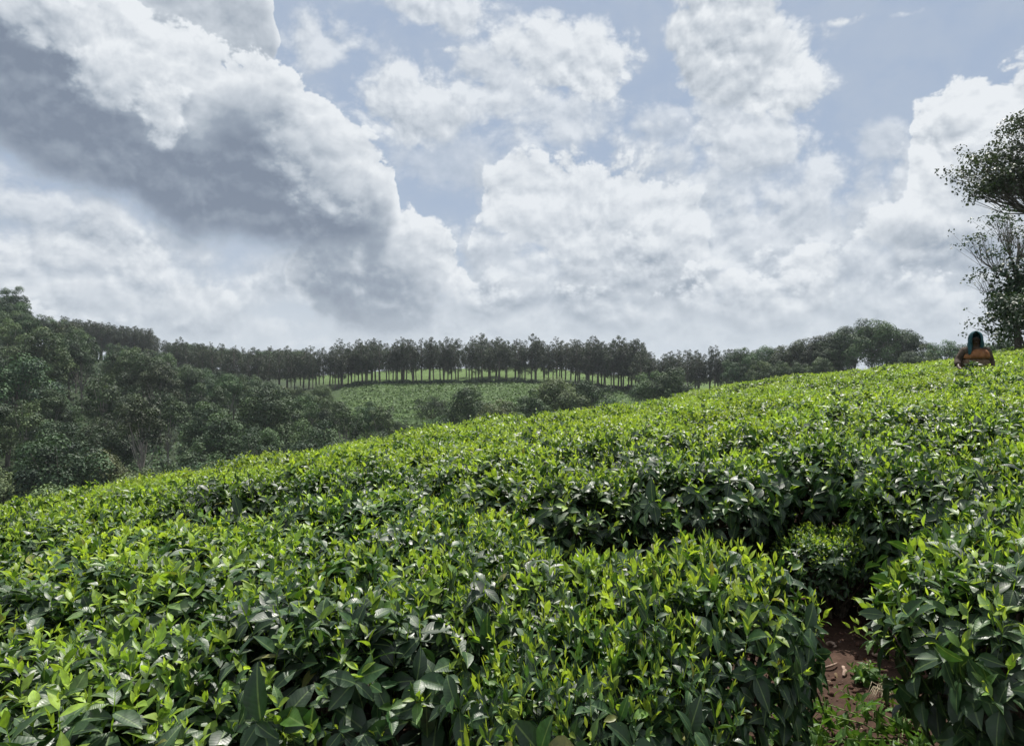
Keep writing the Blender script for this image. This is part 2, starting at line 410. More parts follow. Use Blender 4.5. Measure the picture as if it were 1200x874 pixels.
def bush_meshes(idx, hi, n_top, n_side, flush, R0=.56, H=BH):
    tmpl = T_HI if hi else T_LO
    ph = rng.random(6)*6.283
    def rad(th): return R0*(1+.07*np.sin(2*th+ph[0])+.05*np.sin(3*th+ph[1])+.04*np.sin(5*th+ph[2]))
    # top
    th = rng.random(n_top)*6.283; q = np.sqrt(rng.random(n_top))
    r = rad(th)*q
    bump = .035*np.sin(r*np.cos(th)*9+ph[3])*np.cos(r*np.sin(th)*8+ph[4])
    z = H*(1-.05*q**2-.20*q**6) + bump - .055 + rng.normal(0, .028, n_top)
    # leave thin spots, the top is not an even carpet
    P = np.stack([r*np.cos(th), r*np.sin(th), z], 1)
    slope = .25*q + 1.1*q**6
    Nn = nrm(np.stack([np.cos(th)*slope, np.sin(th)*slope, np.ones_like(q)], 1))
    A = nrm(Nn*.7+np.array([0, 0, .45])+rng.normal(0, .36, (n_top, 3)))
    L = twigs(P, A, 8, 'top', flush=flush)
    tall = rng.random(n_top) < .05
    for i in range(len(L)):
        Pi = L[i][0].copy(); Pi[tall] += A[tall]*.05; L[i] = (Pi,)+L[i][1:]
    # sides
    th = rng.random(n_side)*6.283; zz = H*rng.uniform(.36, .92, n_side)
    prof = .60+.40*np.sin(np.clip((zz/H-.2)/.75, 0, 1)*1.75)
    r = rad(th)*prof*rng.uniform(.86, 1.0, n_side)
    Ps = np.stack([r*np.cos(th), r*np.sin(th), zz], 1)
    As = nrm(np.stack([np.cos(th), np.sin(th), rng.uniform(.1, .8, n_side)], 1)+rng.normal(0, .25, (n_side, 3)))
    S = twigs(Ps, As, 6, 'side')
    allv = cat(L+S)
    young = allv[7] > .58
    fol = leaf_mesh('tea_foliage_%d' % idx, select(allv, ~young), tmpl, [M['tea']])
    # green twigs: very slender blades along each shoot
    tw = (P-A*.05, A, nrm(np.cross(A, rng.normal(0, 1, A.shape))), np.full(n_top, .165), np.full(n_top, .0045), np.zeros(n_top), np.full(n_top, .8), np.full(n_top, .35))
    yv = select(allv, young)
    # bud at the very tip
    bud = (P+A*.125, A+rng.normal(0, .1, A.shape), nrm(np.cross(A, rng.normal(0, 1, A.shape))), rng.uniform(.018, .035, n_top), np.full(n_top, .007), np.zeros(n_top), np.full(n_top, .9), np.full(n_top, 1.0))
    sh = leaf_mesh('tea_flush_%d' % idx, cat([yv, tw, bud]), tmpl, [M['shoot']])
    # woody frame
    T = Tubes()
    nst = 9 if hi else 6
    for i in range(nst):
        a = 6.283*i/nst+rng.normal(0, .25); rr = rng.uniform(.5, .85)*R0
        p0 = np.array([.05*math.cos(a), .05*math.sin(a), -.05])
        p1 = np.array([.30*rr*math.cos(a), .30*rr*math.sin(a), H*.22])+rng.normal(0, .02, 3)
        p2 = np.array([.75*rr*math.cos(a+.2), .75*rr*math.sin(a+.2), H*.52])+rng.normal(0, .02, 3)
        p3 = np.array([rr*math.cos(a), rr*math.sin(a), H*.86])
        T.add([p0, p1, p2, p3], [.022, .015, .009, .004], 6 if hi else 4)
        for s in range(3 if hi else 1):
            b = a+rng.normal(0, .7); r2 = rng.uniform(.4, 1.0)*R0
            T.add([p1*(1-s*.3)+p2*s*.3, np.array([.8*r2*math.cos(b), .8*r2*math.sin(b), H*.6]), np.array([r2*math.cos(b), r2*math.sin(b), H*.84])], [.009, .006, .003], 4)
    wood = T.mesh('tea_branches_%d' % idx, [M['stem']])
    return fol, sh, wood

HI = [bush_meshes(i, True, 380, 130, (.58, .74, .66, .54, .8)[i]) for i in range(5)]
LO = [bush_meshes(10+i, False, 400, 80, (1.0, .88, .94, .82, 1.05)[i]) for i in range(5)]

# hand-placed near bushes: x, y, radius, height factor, label
near = [
    (-2.35, 1.75, .60, 1.0, None),
    (-1.22, 1.92, .58, 1.0, 'glossy tea bush in the bottom left corner with a few pale shoots'),
    (-.52, 2.52, .56, 1.0, 'front row tea bush left of centre with bare stems below'),
    (.06, 2.56, .45, .98, 'front row tea bush in the bottom middle with large silvery leaves'),
    (.60, 2.35, .385, 1.0, 'rounded tea bush left of the bare red soil with its right flank in deep shade'),
    (.26, 1.98, .34, .94, 'low tea bush at the bottom edge right of the middle with large drooping leaves'),
    (1.68, 3.84, .27, .54, 'knee-high young tea bush in the dark lane just above the red soil'),
    (1.615, 2.10, .495, 1.0, 'big bottom right corner tea bush with bright upright shoots'),
    (2.2, 2.75, .50, .95, 'tea bush at the right edge behind the bright corner bush'),
    (-3.20, 2.55, .6, 1.0, None),
    (-2.05, 2.78, .62, 1.0, 'second row tea bush behind the bottom left corner bush'),
    (-1.22, 3.12, .60, 1.0, 'second row tea bush behind the front bush with bare stems'),
    (-.28, 3.42, .48, .95, 'second row tea bush left of the dark gap in the middle of the field'),
    (-2.9, 3.6, .62, 1.0, None), (-1.75, 3.75, .6, 1.0, None), (-.80, 4.0, .58, 1.0, None),
    (.26, 4.34, .54, 1.0, 'tea bush facing the dark gap, its shaded side seen left of the small mound'),
    (1.10, 4.38, .52, 1.0, 'tea bush with dark leafy side behind the small mound and the dark gap'),
    (2.26, 3.52, .48, 1.0, 'tea bush right of the narrow dark lane with drooping glossy leaves'),
    (3.0, 2.9, .55, 1.0, None), (1.94, 4.48, .52, 1.0, 'tea bush over the narrow dark lane, straight above the red soil in the photo'), (3.0, 3.8, .55, 1.0, None),
]
used = {}
spots = []
for (x, y, r, h, lb) in near: spots.append((x, y, r, h, lb))
rows = np.random.default_rng(3)
def lane_d(x, y, L):
    d = 9
    for (a, b) in zip(L[:-1], L[1:]):
        ax, ay = a; bx, by = b; vx, vy = bx-ax, by-ay
        t = max(0, min(1, ((x-ax)*vx+(y-ay)*vy)/(vx*vx+vy*vy)))
        d = min(d, math.hypot(x-ax-t*vx, y-ay-t*vy))
    return d
yy = 4.55; k = 0
far_spots = []
while yy < 30:
    sp = .92+.02*max(0, yy-8); k += 1
    lim = .82*yy+1.2
    xx = -lim + (k % 2)*sp*.5
    while xx < lim:
        x = xx+rows.normal(0, .07); y = yy+rows.normal(0, .07)+.10*math.sin(x*.8)
        xx += sp
        ys = 10.5+11.5*float(smooth(1.5, 6, np.array(x)))
        if min(math.hypot(x-s[0], y-s[1]) for s in spots[:22]) < .72: continue
        r = (.53 if y < 6 else .56)*sp/.92*rows.uniform(.94, 1.1)
        if y < ys+2.0 and len(spots) < 300: spots.append((x, y, r, rows.uniform(.95, 1.05), None))
        else: far_spots.append((x, y, r, 1.0))
    yy += .86*sp/.92

def zone_label(x, y):
    s = 'left' if x/y < -.25 else ('right' if x/y > .3 else 'middle')
    if y < 6.2: return 'dense tea bush with glossy leaves in the nearer rows at the %s of the slope' % s, 'nearer tea bushes, %s of the slope' % s
    return 'level-topped tea bush with yellow-green flush on the upper %s of the slope' % s, 'upper tea bushes, %s of the slope' % s

def tilt_at(x, y):
    e = .3
    sx = float(tea_surface(x+e, y)-tea_surface(x-e, y))/(2*e); sy = float(tea_surface(x, y+e)-tea_surface(x, y-e))/(2*e)
    return Vector((-sx, -sy, 1)).normalized()

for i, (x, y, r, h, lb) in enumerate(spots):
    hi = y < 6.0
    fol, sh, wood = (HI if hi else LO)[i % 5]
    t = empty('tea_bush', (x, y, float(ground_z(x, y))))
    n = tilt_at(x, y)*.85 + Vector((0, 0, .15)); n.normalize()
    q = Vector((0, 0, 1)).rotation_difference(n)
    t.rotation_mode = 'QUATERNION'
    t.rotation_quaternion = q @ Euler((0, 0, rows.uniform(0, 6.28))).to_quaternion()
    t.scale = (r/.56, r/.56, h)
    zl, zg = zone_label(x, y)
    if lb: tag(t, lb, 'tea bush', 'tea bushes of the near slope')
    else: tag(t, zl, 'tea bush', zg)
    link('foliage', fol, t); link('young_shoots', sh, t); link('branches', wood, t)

# beyond the crest, nobody can tell the bushes apart: one mass
def far_tea():
    Ls = []
    for (x, y, r, h) in far_spots:
        n = 150
        th = rng.random(n)*6.283; q = np.sqrt(rng.random(n)); rr = r*1.1*q
        px = x+rr*np.cos(th); py = y+rr*np.sin(th)
        pz = ground_z(px, py)+BH*(1-.25*q**6)-.05
        P = np.stack([px, py, pz], 1); A = nrm(np.array([0, 0, 1.])+rng.normal(0, .25, (n, 3)))
        Ls += twigs(P, A, 4, 'top', scale=1.4, flush=.95)
    me = leaf_mesh('tea_field', cat(Ls), T_LO, [M['tea']])
    o = link('tea_field', me); tag(o, 'unbroken carpet of tea leaves running down behind the crest of the slope', 'tea field', kind='stuff')
far_tea()

# ------------------------------------------------------------------ litter, twigs and weeds on the soil
def scatter_litter():
    n = 2600
    x = rng.uniform(-2.5, 3.0, n); y = rng.uniform(1.6, 5.4, n)
    keep = np.array([(lane_d(a, b, LANE) < .6 or rng.random() < .35) for a, b in zip(x, y)])
    x = x[keep]; y = y[keep]; n = len(x)
    P = np.stack([x, y, ground_z(x, y)+.012], 1)
    a = rng.random(n)*6.283
    A = nrm(np.stack([np.cos(a), np.sin(a), rng.normal(.1, .2, n)], 1)); N = nrm(np.array([0, 0, 1.])+rng.normal(0, .3, (n, 3)))
    L = rng.uniform(.015, .06, n)*(.4+.6*rng.random(n))
    me = leaf_mesh('leaf_litter', (P, A, N, L, L*.38, rng.normal(0, .5, n), rng.uniform(0, 1, n), rng.random(n)**1.5), T_HI, [M['dry']])
    tag(link('leaf_litter', me), 'fallen dry brown leaves strewn over the red soil between the bushes', 'leaf litter', kind='stuff')
scatter_litter()

def clods():
    V = []; Q = []; T = []
    n = 2200
    ico = np.array([[0,0,1],[.9,0,.2],[.28,.85,.2],[-.72,.53,.2],[-.72,-.53,.2],[.28,-.85,.2],[0,0,-.6]], float)
    F = [(0,1,2),(0,2,3),(0,3,4),(0,4,5),(0,5,1),(6,2,1),(6,3,2),(6,4,3),(6,5,4),(6,1,5)]
    x = rng.uniform(.6, 2.2, n); y = rng.uniform(2.2, 4.4, n); z = ground_z(x, y)
    for i in range(n):
        r = rng.choice([.004, .006, .009, .015], p=[.4, .3, .2, .1])*rng.uniform(.7, 1.3)
        v = ico*r*rng.uniform(.6, 1.3, (7, 1))+np.array([x[i], y[i], z[i]+r*.2]); b = 7*i
        V.append(v); T += [tuple(k+b for k in f) for f in F]
    me = mesh_np('soil_clods', np.concatenate(V), None, T, None, False, None, [noise_mat('clod', (.05, .024, .017), (.13, .07, .05), 25, .95, .5)])
    tag(link('soil_clods', me), 'small red soil crumbs and clods loose on the bare ground', 'soil clods', kind='stuff')
clods()

def bent_stick(name, x, y, L, rad, a, bend, label, m, group=None):
    z = float(ground_z(x, y))+rad*1.4
    pts = []
    for i in range(7):
        s = i/6-.5
        aa = a+bend*s
        pts.append((L*s*math.cos(aa), L*s*math.sin(aa), .10*L*math.sin(s*3+1)+.1*L*bend*s*s))
    T = Tubes(); T.add(pts, [rad*.6, rad, rad*1.05, rad, rad*.95, rad*.8, rad*.4], 7)
    o = link(name, T.mesh(name, [m]), None, (x, y, z))
    sx = float(ground_z(x+.1, y)-ground_z(x-.1, y))/.2; sy = float(ground_z(x, y+.1)-ground_z(x, y-.1))/.2
    o.rotation_euler = (math.atan(sy), -math.atan(sx), 0)
    tag(o, label, 'fallen twig', group)
def yv(u, v):
    """depth at which the ground shows at photo row v in column u"""
    ys = np.linspace(1.5, 7, 400); xs = at(u, ys); vv = 437-(ground_z(xs, ys)-EYE)/ys*FOC
    return float(np.interp(-v, -vv, ys))
M['twig'] = noise_mat('dead_twig', (.20, .13, .10), (.46, .34, .27), 40, .8, .4)
bent_stick('dry_twig', at(975, yv(975, 757)), yv(975, 757), .085, .007, 2.6, 2.6, 'curled pale brown twig lying on the bare red soil', M['twig'])
bent_stick('dry_twig', at(972, yv(972, 785)), yv(972, 785), .11, .0055, .15, .8, 'thin bent brown twig below the curled twig on the red soil', M['twig'])
bent_stick('dry_twig', at(990, yv(990, 790)), yv(990, 790), .08, .009, 1.2, .4, 'short thick stub of wood standing across the thin bent twig', M['twig'])
bent_stick('dry_twig', at(1032, yv(1032, 772)), yv(1032, 772), .09, .008, -.4, 1.6, 'broken grey twig at the right side of the red soil under the corner bush', M['twig'])

def straw_tuft(x, y):
    T = Tubes()
    for i in range(34):
        a = rng.uniform(-2.6, -.5); l = rng.uniform(.05, .10); o = rng.normal(0, .018, 2)
        T.add([(o[0], o[1], .03), (o[0]+.5*l*math.cos(a), o[1]+.5*l*math.sin(a)*.5, .045), (o[0]+l*math.cos(a), o[1]+l*math.sin(a)*.5, -.005)], [.0016, .0018, .0008], 4)
    o = link('straw_tuft', T.mesh('straw_tuft', [M['straw']]), None, (x, y, float(ground_z(x, y))))
    tag(o, 'tuft of pale dry grass roots spread on the red soil edge', 'dry grass tuft')
straw_tuft(at(1034, yv(1034, 815)), yv(1034, 815))

def weed(x, y, n, h, label, spread=.07):
    z = float(ground_z(x, y))
    t = empty('weed', (x, y, z), rng.random()*6.28)
    T = Tubes(); Ls = []
    for i in range(n):
        b = rng.normal(0, spread, 2); tip = np.array([b[0]*2.2, b[1]*2.2, h*rng.uniform(.5, 1.05)])
        T.add([(b[0]*.3, b[1]*.3, -.02), (b[0], b[1], tip[2]*.5), tip], [.003, .0025, .0012], 5)
        A = nrm((tip-np.array([b[0], b[1], tip[2]*.5]))[None])
        for s in (.45, .7, .95):
            P = np.array([[b[0], b[1], tip[2]*.5]])*(1-s)+tip[None]*s
            for l in twigs(P, A, 4, 'top', scale=.55): Ls.append(l)
    st = link('stem', T.mesh('weed_stems', [M['weed_stem']]), t)
    link('foliage', leaf_mesh('weed_leaves', cat(Ls), T_HI, [M['weed']]), t)
    tag(t, label, 'weed')
M['weed_stem'] = noise_mat('weed_stem', (.10, .18, .05), (.2, .28, .08), 40, .6, .1)
for (u, v, n, h, lb, sp_) in [
    (885, 900, 22, .16, 'leafy green weed growing left of the red soil at the bottom of the photo', .10),
    (945, 905, 20, .16, 'small bright weed beside the soil, just right of the taller leafy weed', .10),
    (1052, 892, 22, .10, 'lime green weed clump on the soil in front of the corner bush', .10),
    (1092, 872, 24, .13, 'low lime weed under the bottom right corner bush', .10),
    (1000, 905, 12, .07, 'low weed sprouting on the soil at the bottom of the photo', .09),
    (1020, 800, 8, .06, 'tiny seedling alone in the middle of the red soil', .02),
    (925, 640, 40, .22, 'shady weed clump in the dark gap behind the small mound', .14),
    (1025, 668, 46, .26, 'weed clump in the dark lane between the mound and the right bushes', .14)]:
    yw = yv(u, v); weed(at(u, yw), yw, n, h, lb, sp_)

# ------------------------------------------------------------------ trees
def crown_cloud(clumps, per, leaf, updir=.45, spread=1.0, jit=.32):
    """clumps: (x,y,z,r). leaves on the shell of each clump -> diamond leaves"""
    Ps = []; Ns = []; ag = []
    for (x, y, z, r) in clumps:
        n = max(6, int(per*r*r))
        d = nrm(rng.normal(0, 1, (n, 3))); d[:, 2] = np.where((d[:, 2] < -.2) & (rng.random(n) < .6), -d[:, 2], d[:, 2])
        rr = r*(1-.45*rng.random(n)**2)*(1+.12*np.sin(d[:, 0]*7+x)*np.sin(d[:, 1]*6+y))
        Ps.append(np.array([x, y, z])+d*rr[:, None]*np.array([1, 1, .92])); Ns.append(nrm(d+np.array([0, 0, updir])+rng.normal(0, jit, (n, 3))))
        ag.append(np.clip(rng.random()*.75+rng.random(n)*.25, 0, 1))
    P = np.concatenate(Ps); N = np.concatenate(Ns); age = np.concatenate(ag)
    A = nrm(np.cross(N, rng.normal(0, 1, N.shape)))
    n = len(P); L = leaf*rng.uniform(.7, 1.4, n)
    return (P, A, N, L, L*.62, rng.normal(.1, .2, n), rng.uniform(0, .4, n), age)

T_DI = (np.array([0.0, .5]), np.array([.12, .5]))
def crown_mesh(name, leaves, mat):
    P, A, N, L, W, curl, fold, age = leaves
    A = nrm(A); N = nrm(N - A*np.sum(A*N, 1, keepdims=True)); B = np.cross(A, N)
    n = len(P); V = np.zeros((n, 4, 3))
    V[:, 0] = P-A*L[:, None]*.5; V[:, 2] = P+A*L[:, None]*.5
    V[:, 1] = P+B*W[:, None]*.5+N*(W*fold)[:, None]; V[:, 3] = P-B*W[:, None]*.5+N*(W*fold)[:, None]
    base = (np.arange(n)*4)[:, None]
    T = np.concatenate([base+np.array([0, 1, 2]), base+np.array([0, 2, 3])])
    return mesh_np(name, V.reshape(-1, 3), None, T, None, False, {'age': np.repeat(age, 4), 'rnd': np.repeat(rng.random(n), 4)}, [mat])

def broad_tree(name, H, RX, base, mat, bark, dens=34, leaf=.34, nclump=34, flat=.75, trunk_r=.22, open_=0.0):
    """crown from base*H to H; irregular clumps on an ellipsoid of radius RX"""
    zc = H*(base+1)/2; rz = H*(1-base)/2
    cl = []
    for i in range(nclump):
        d = rng.normal(0, 1, 3); d /= np.linalg.norm(d)
        if d[2] < -.6: d[2] *= -.5
        s = rng.uniform(.6, .98)
        r = RX*rng.uniform(.20, .36)
        cl.append((d[0]*RX*s, d[1]*RX*s, zc+d[2]*rz*s-.1*r, r))
    cl.append((0, 0, zc, RX*.5))
    T = Tubes()
    lean = rng.normal(0, .03*H, 2)
    top = np.array([lean[0], lean[1], H*.72])
    T.add([(0, 0, -1.0), (lean[0]*.1, lean[1]*.1, H*.12), (lean[0]*.5, lean[1]*.5, H*.42), top], [trunk_r*1.35, trunk_r, trunk_r*.72, trunk_r*.3], 8)
    for c in cl[:min(len(cl), 18)]:
        s = rng.uniform(.3, .75); p0 = np.array([lean[0]*s, lean[1]*s, H*.72*max(s, base)])
        p3 = np.array(c[:3]); pm = (p0+p3)/2+np.array([0, 0, -.04*H])
        T.add([p0, pm, p3], [trunk_r*.42, trunk_r*.25, trunk_r*.1], 5)
    tr = T.mesh(name+'_trunk', [bark])
    cr = crown_mesh(name+'_crown', crown_cloud(cl, dens, leaf), mat)
    return tr, cr

def column_tree(name, H, RX, base, mat, bark, n=26, dens=30, leaf=.34, trunk_r=.17):
    """slender plantation tree: bare pole, ascending feathery boughs"""
    cl = []
    T = Tubes(); lean = rng.normal(0, .02*H, 2)
    T.add([(0, 0, -1), (lean[0]*.3, lean[1]*.3, H*.3), (lean[0]*.7, lean[1]*.7, H*.65), (lean[0], lean[1], H*.97)], [trunk_r*1.2, trunk_r, trunk_r*.65, trunk_r*.2], 7)
    if rng.random() < .4:
        a = rng.random()*6.28
        T.add([(lean[0]*.3, lean[1]*.3, H*.25), (math.cos(a)*RX*.35, math.sin(a)*RX*.35, H*.5), (math.cos(a)*RX*.5, math.sin(a)*RX*.5, H*.8)], [trunk_r*.7, trunk_r*.5, trunk_r*.2], 6)
    for i in range(n):
        f = base+(1-base)*(i+rng.random())/n
        a = i*2.4+rng.normal(0, .3)
        env = math.sin(math.pi*min(1, ((f-base)/(1-base))*.75+.22))**.8
        rr = RX*env*rng.uniform(.35, .95)
        c = np.array([math.cos(a)*rr+lean[0]*f, math.sin(a)*rr+lean[1]*f, H*f])
        r = RX*rng.uniform(.28, .44)*max(env, .45)
        cl.append((*c, r))
        cl.append((*(c+np.array([math.cos(a)*.3, math.sin(a)*.3, .7])*r*1.1), r*.55))
        T.add([(lean[0]*f, lean[1]*f, H*(f-.07)), c], [trunk_r*.3, trunk_r*.1], 4)
    tr = T.mesh(name+'_trunk', [bark])
    cr = crown_mesh(name+'_crown', crown_cloud(cl, dens, leaf, updir=.3, jit=.6), mat)
    return tr, cr

BROAD = [broad_tree('broad%d' % i, 15, rng.uniform(4.4, 5.6), rng.uniform(.08, .22), M['forest'], M['bark'], nclump=int(rng.uniform(40, 56)), dens=100, leaf=.34) for i in range(7)]
TALL = [broad_tree('tall%d' % i, 17, rng.uniform(3.2, 4.2), rng.uniform(.34, .5), M['forest'], M['pale_bark'], nclump=34, dens=110, leaf=.32) for i in range(4)]
PALE = [broad_tree('pale%d' % i, 12, rng.uniform(4.8, 5.8), .12, M['pale_forest'], M['bark'], nclump=60, dens=120, leaf=.30) for i in range(3)]
PLANT = [column_tree('plantation%d' % i, 14, rng.uniform(2.3, 3.0), rng.uniform(.24, .34), M['plantation'], M['bark'], n=30, dens=150, leaf=.25) for i in range(6)]
OPEN = [broad_tree('open%d' % i, 13, rng.uniform(4.2, 5.2), .36, M['forest'], M['bark'], nclump=26, dens=110, leaf=.30) for i in range(4)]

def place_tree(pool, name, x, y, s, label, group, cat_='tree', sx=1.0, zoff=0.0):
    tr, cr = pool[random.randrange(len(pool))]
    t = empty(name, (x, y, float(ground_z(x, y))+zoff), random.uniform(0, 6.28))
    t.scale = (s*sx, s*sx, s)
    tag(t, label, cat_, group)
    link('trunk', tr, t); link('crown', cr, t)
    return t

# forest of the valley
def uD(x, y): return 600+FOC*x/y
pts = []
rt = random.Random(11)
tries = 0
while len(pts) < 300 and tries < 30000:
    tries += 1
    D = 64+ (275-64)*rt.random()**.8
    u = rt.uniform(-170, 760)
    x = at(u, D); y = D
    # forest extent
    if u > 330 and D > 150 + 30*math.sin(u*.02) - max(0, (u-400))*.30: continue
    if u > 430 and D < 95 and rt.random() < .3: continue
    if 190 < u < 330 and D > 222: continue
    sp = 5.8+D*.022
    if any((x-a)**2+(y-b)**2 < sp*sp for a, b in pts): continue
    pts.append((x, y))
def fit(x, y, s, H):
    """tree size that keeps the forest's skyline falling from left to right"""
    u = uD(x, y); lim = float(np.interp(u, [0, 45, 75, 110, 190, 225, 300, 330, 470, 560], [318, 345, 375, 396, 412, 430, 438, 458, 472, 486]))
    h = EYE+(437-lim)/FOC*y-float(ground_z(x, y))
    return min(s, h/H)
for (x, y) in pts:
    u = uD(x, y)
    if fit(x, y, 1.0, 15) < .38: continue
    low = y < 100
    if low and rt.random() < .6:
        place_tree(PALE, 'broadleaf_tree', x, y, fit(x, y, rt.uniform(.8, 1.15), 12.5), 'pale olive round-crowned tree low in the valley forest below the tea', 'pale round trees low in the valley forest')
    elif rt.random() < .3 and y > 90:
        place_tree(TALL, 'forest_tree', x, y, fit(x, y, rt.uniform(.75, 1.05), 17.5), 'tall pale-trunked forest tree with a narrow dark crown on the wooded hillside', 'tall narrow trees of the valley forest')
    elif u > 400:
        place_tree(BROAD, 'forest_tree', x, y, fit(x, y, rt.uniform(.5, .75), 15.5), 'low dark bushy tree in the hollow before the open green slope', 'low dark trees before the green slope')
    else:
        place_tree(BROAD, 'forest_tree', x, y, fit(x, y, rt.uniform(.7, 1.15), 15.5), 'dense dark green forest tree with a billowing crown on the wooded hillside', 'billowing dark trees of the valley forest')

# tall loose tree on the hill's left end
for (u, D, s, lb) in [(8, 120, 1.45, 'tall loose-crowned tree standing highest at the left edge of the forest'),
                      (45, 150, 1.25, 'second highest forest tree beside the tall one at the left edge'),
                      (-40, 118, 1.4, 'tall forest tree cut by the left edge of the photo')]:
    x = at(u, D); t = place_tree(OPEN if u == 8 else BROAD, 'forest_tree', x, D, s, lb, 'highest trees at the left edge')
# plantation block on the far left skyline
for i in range(39):
    u = 78+ (i % 13)*8.2+rt.uniform(-2, 2); D = 292+(i//13)*6
    place_tree(PLANT, 'plantation_tree', at(u, D), D, 1.02+rt.uniform(-.04, .04), 'close-set dark plantation tree of the flat-topped block on the far left ridge', 'flat-topped plantation block on the left ridge', sx=1.3)
# distant ridge between
for i in range(34):
    u = 188+rt.uniform(0, 170); D = rt.uniform(300, 400)
    umb = i in (3, 9, 15)
    place_tree(OPEN if umb else BROAD, 'ridge_tree', at(u, D), D, .75 if not umb else .95,
               'umbrella-crowned tree standing above the distant ridge' if umb else 'small dark tree of the distant ridge left of the plantation', 'umbrella trees of the distant ridge' if umb else 'trees of the distant ridge')

# plantation rows
def prow(u0, u1, D0, D1, step, hgt, label, group, jd=1.0, zt=None):
    u = u0
    while u < u1:
        f = (u-u0)/(u1-u0); D = D0+(D1-D0)*f+rt.uniform(-jd, jd)
        s = hgt*rt.choice((rt.uniform(.78, .95), rt.uniform(.92, 1.06), rt.uniform(1.0, 1.14)))
        t = place_tree(PLANT, 'plantation_tree', at(u, D), D, s, label, group, sx=rt.uniform(1.0, 1.5))
        t.rotation_euler[0] = rt.gauss(0, .03); t.rotation_euler[1] = rt.gauss(0, .03)
        u += step*rt.choice((.5, .8, 1.0, 1.2, 1.6))
prow(425, 690, 229, 231, 9.6, .95, 'slender plantation tree of the front row along the dark hedge line, grass showing between trunks', 'front row of slender plantation trees')
prow(400, 690, 236, 238, 10, .90, 'slender plantation tree of the second row behind the hedge-line row', 'second row of plantation trees', 2)
prow(430, 690, 245, 248, 11, .88, 'plantation tree of the third row, deepest behind the hedge line', 'third row of plantation trees', 3)
prow(205, 430, 231, 228, 8.5, .80, 'plantation tree of the dense dark stand left of the open green slope', 'dense plantation stand on the left', 4)
prow(215, 440, 243, 240, 10, .92, 'plantation tree at the back of the dense stand left of the green slope', 'back of the dense left plantation stand', 5)
prow(690, 752, 226, 222, 6.2, 1.0, 'tall dark plantation tree of the close clump right of the grassy crest', 'close plantation clump right of the crest', 3)
prow(694, 755, 233, 230, 7.5, 1.0, 'tall plantation tree in the back of the close clump right of the crest', 'back of the close clump right of the crest', 3)
prow(752, 985, 212, 195, 7.5, .88, 'plantation tree of the right hand row above the tea, trunks lit from behind', 'right hand plantation row', 2)
prow(745, 1000, 222, 205, 8, .86, 'plantation tree of the back row on the right', 'back row of the right plantation', 3)

# native trees on the right horizon
for i, (u, D, s, pool) in enumerate([(872, 190, .95, OPEN), (898, 185, .98, OPEN), (925, 180, .95, OPEN), (948, 178, .86, BROAD), (970, 175, .84, BROAD), (1000, 172, .92, BROAD),
                                  (1022, 168, .98, BROAD), (1040, 170, .92, BROAD), (1062, 172, .78, BROAD), (985, 185, .92, BROAD), (1085, 165, .70, OPEN), (1108, 160, .74, OPEN),
                                  (1128, 158, .72, OPEN), (1095, 150, .55, BROAD), (1150, 150, .62, BROAD), (1180, 150, .66, BROAD), (1215, 150, .7, BROAD), (1070, 150, .55, BROAD), (1250, 150, .75, BROAD),
                                  (915, 172, .62, BROAD), (890, 176, .6, BROAD), (940, 165, .6, BROAD), (1120, 150, .5, BROAD), (862, 186, .6, BROAD), (960, 160, .6, BROAD)]):
    place_tree(pool, 'broadleaf_tree', at(u, D), D, s,
               'open-crowned tree with sky showing through on the right horizon' if pool is OPEN else 'full dark round-crowned tree on the right horizon above the tea',
               'open-crowned trees on the right horizon' if pool is OPEN else 'round-crowned trees on the right horizon')
# trees standing in front of the green slope
for (u, D, s, pool, lb) in [(505, 150, .66, OPEN, 'small umbrella-shaped tree alone on the green slope below the tree line'),
                            (548, 128, .88, BROAD, 'dark round tree in front of the green slope, just left of the middle'),
                            (582, 122, .92, PALE, 'low olive tree right of the dark round tree before the green slope'),
                            (622, 128, .78, BROAD, 'bushy tree left of the biggest tree on the green slope'),
                            (655, 138, 1.02, PALE, 'biggest spreading tree in front of the green slope, below the plantation'),
                            (690, 142, .95, OPEN, 'loose tree at the right side of the biggest slope tree'),
                            (766, 150, .95, OPEN, 'light green tree at the right end of the green slope'),
                            (790, 145, .84, BROAD, 'dark full tree where the green slope meets the tea crest'),
                            (525, 132, .55, BROAD, 'low dark tree at the foot of the umbrella-shaped tree'),
                            (600, 118, .62, BROAD, 'low dark tree squeezed between the olive tree and the bushy tree'),
                            (715, 136, .58, BROAD, 'low bushy tree at the right foot of the loose slope tree'),
                            (470, 140, .5, BROAD, 'squat dark tree at the left foot of the green slope'),
                            (350, 190, .62, PALE, 'pale flat-topped tree before the left plantation stand'),
                            (375, 186, .60, PALE, 'second pale flat-topped tree before the left plantation stand'),
                            (330, 192, .6, PALE, 'pale tree at the left end of the flat-topped pair')]:
    place_tree(pool, 'broadleaf_tree', at(u, D), D, s, lb, 'single trees before the green slope')

# hedge under the front row
def hedge():
    us = np.linspace(405, 765, 900); n = len(us)*9
    u = np.repeat(us, 9)+rng.normal(0, 1, n); D = 226.5+rng.normal(0, .9, n)
    x = at(u, D); z = ground_z(x, D)+rng.uniform(0, .5, n)+rng.random(n)*(.55+.4*np.sin(x*.9)*np.sin(x*.37+1))
    P = np.stack([x, D, z], 1); N = nrm(rng.normal(0, 1, (n, 3))+np.array([0, -.4, .6])); A = nrm(np.cross(N, rng.normal(0, 1, N.shape)))
    L = rng.uniform(.4, .8, n)
    o = link('hedge', crown_mesh('hedge', (P, A, N, L, L*.7, L*0, L*0+.2, rng.random(n)*.5), M['forest']))
    tag(o, 'long low dark hedge at the foot of the plantation front row', 'hedge')
hedge()

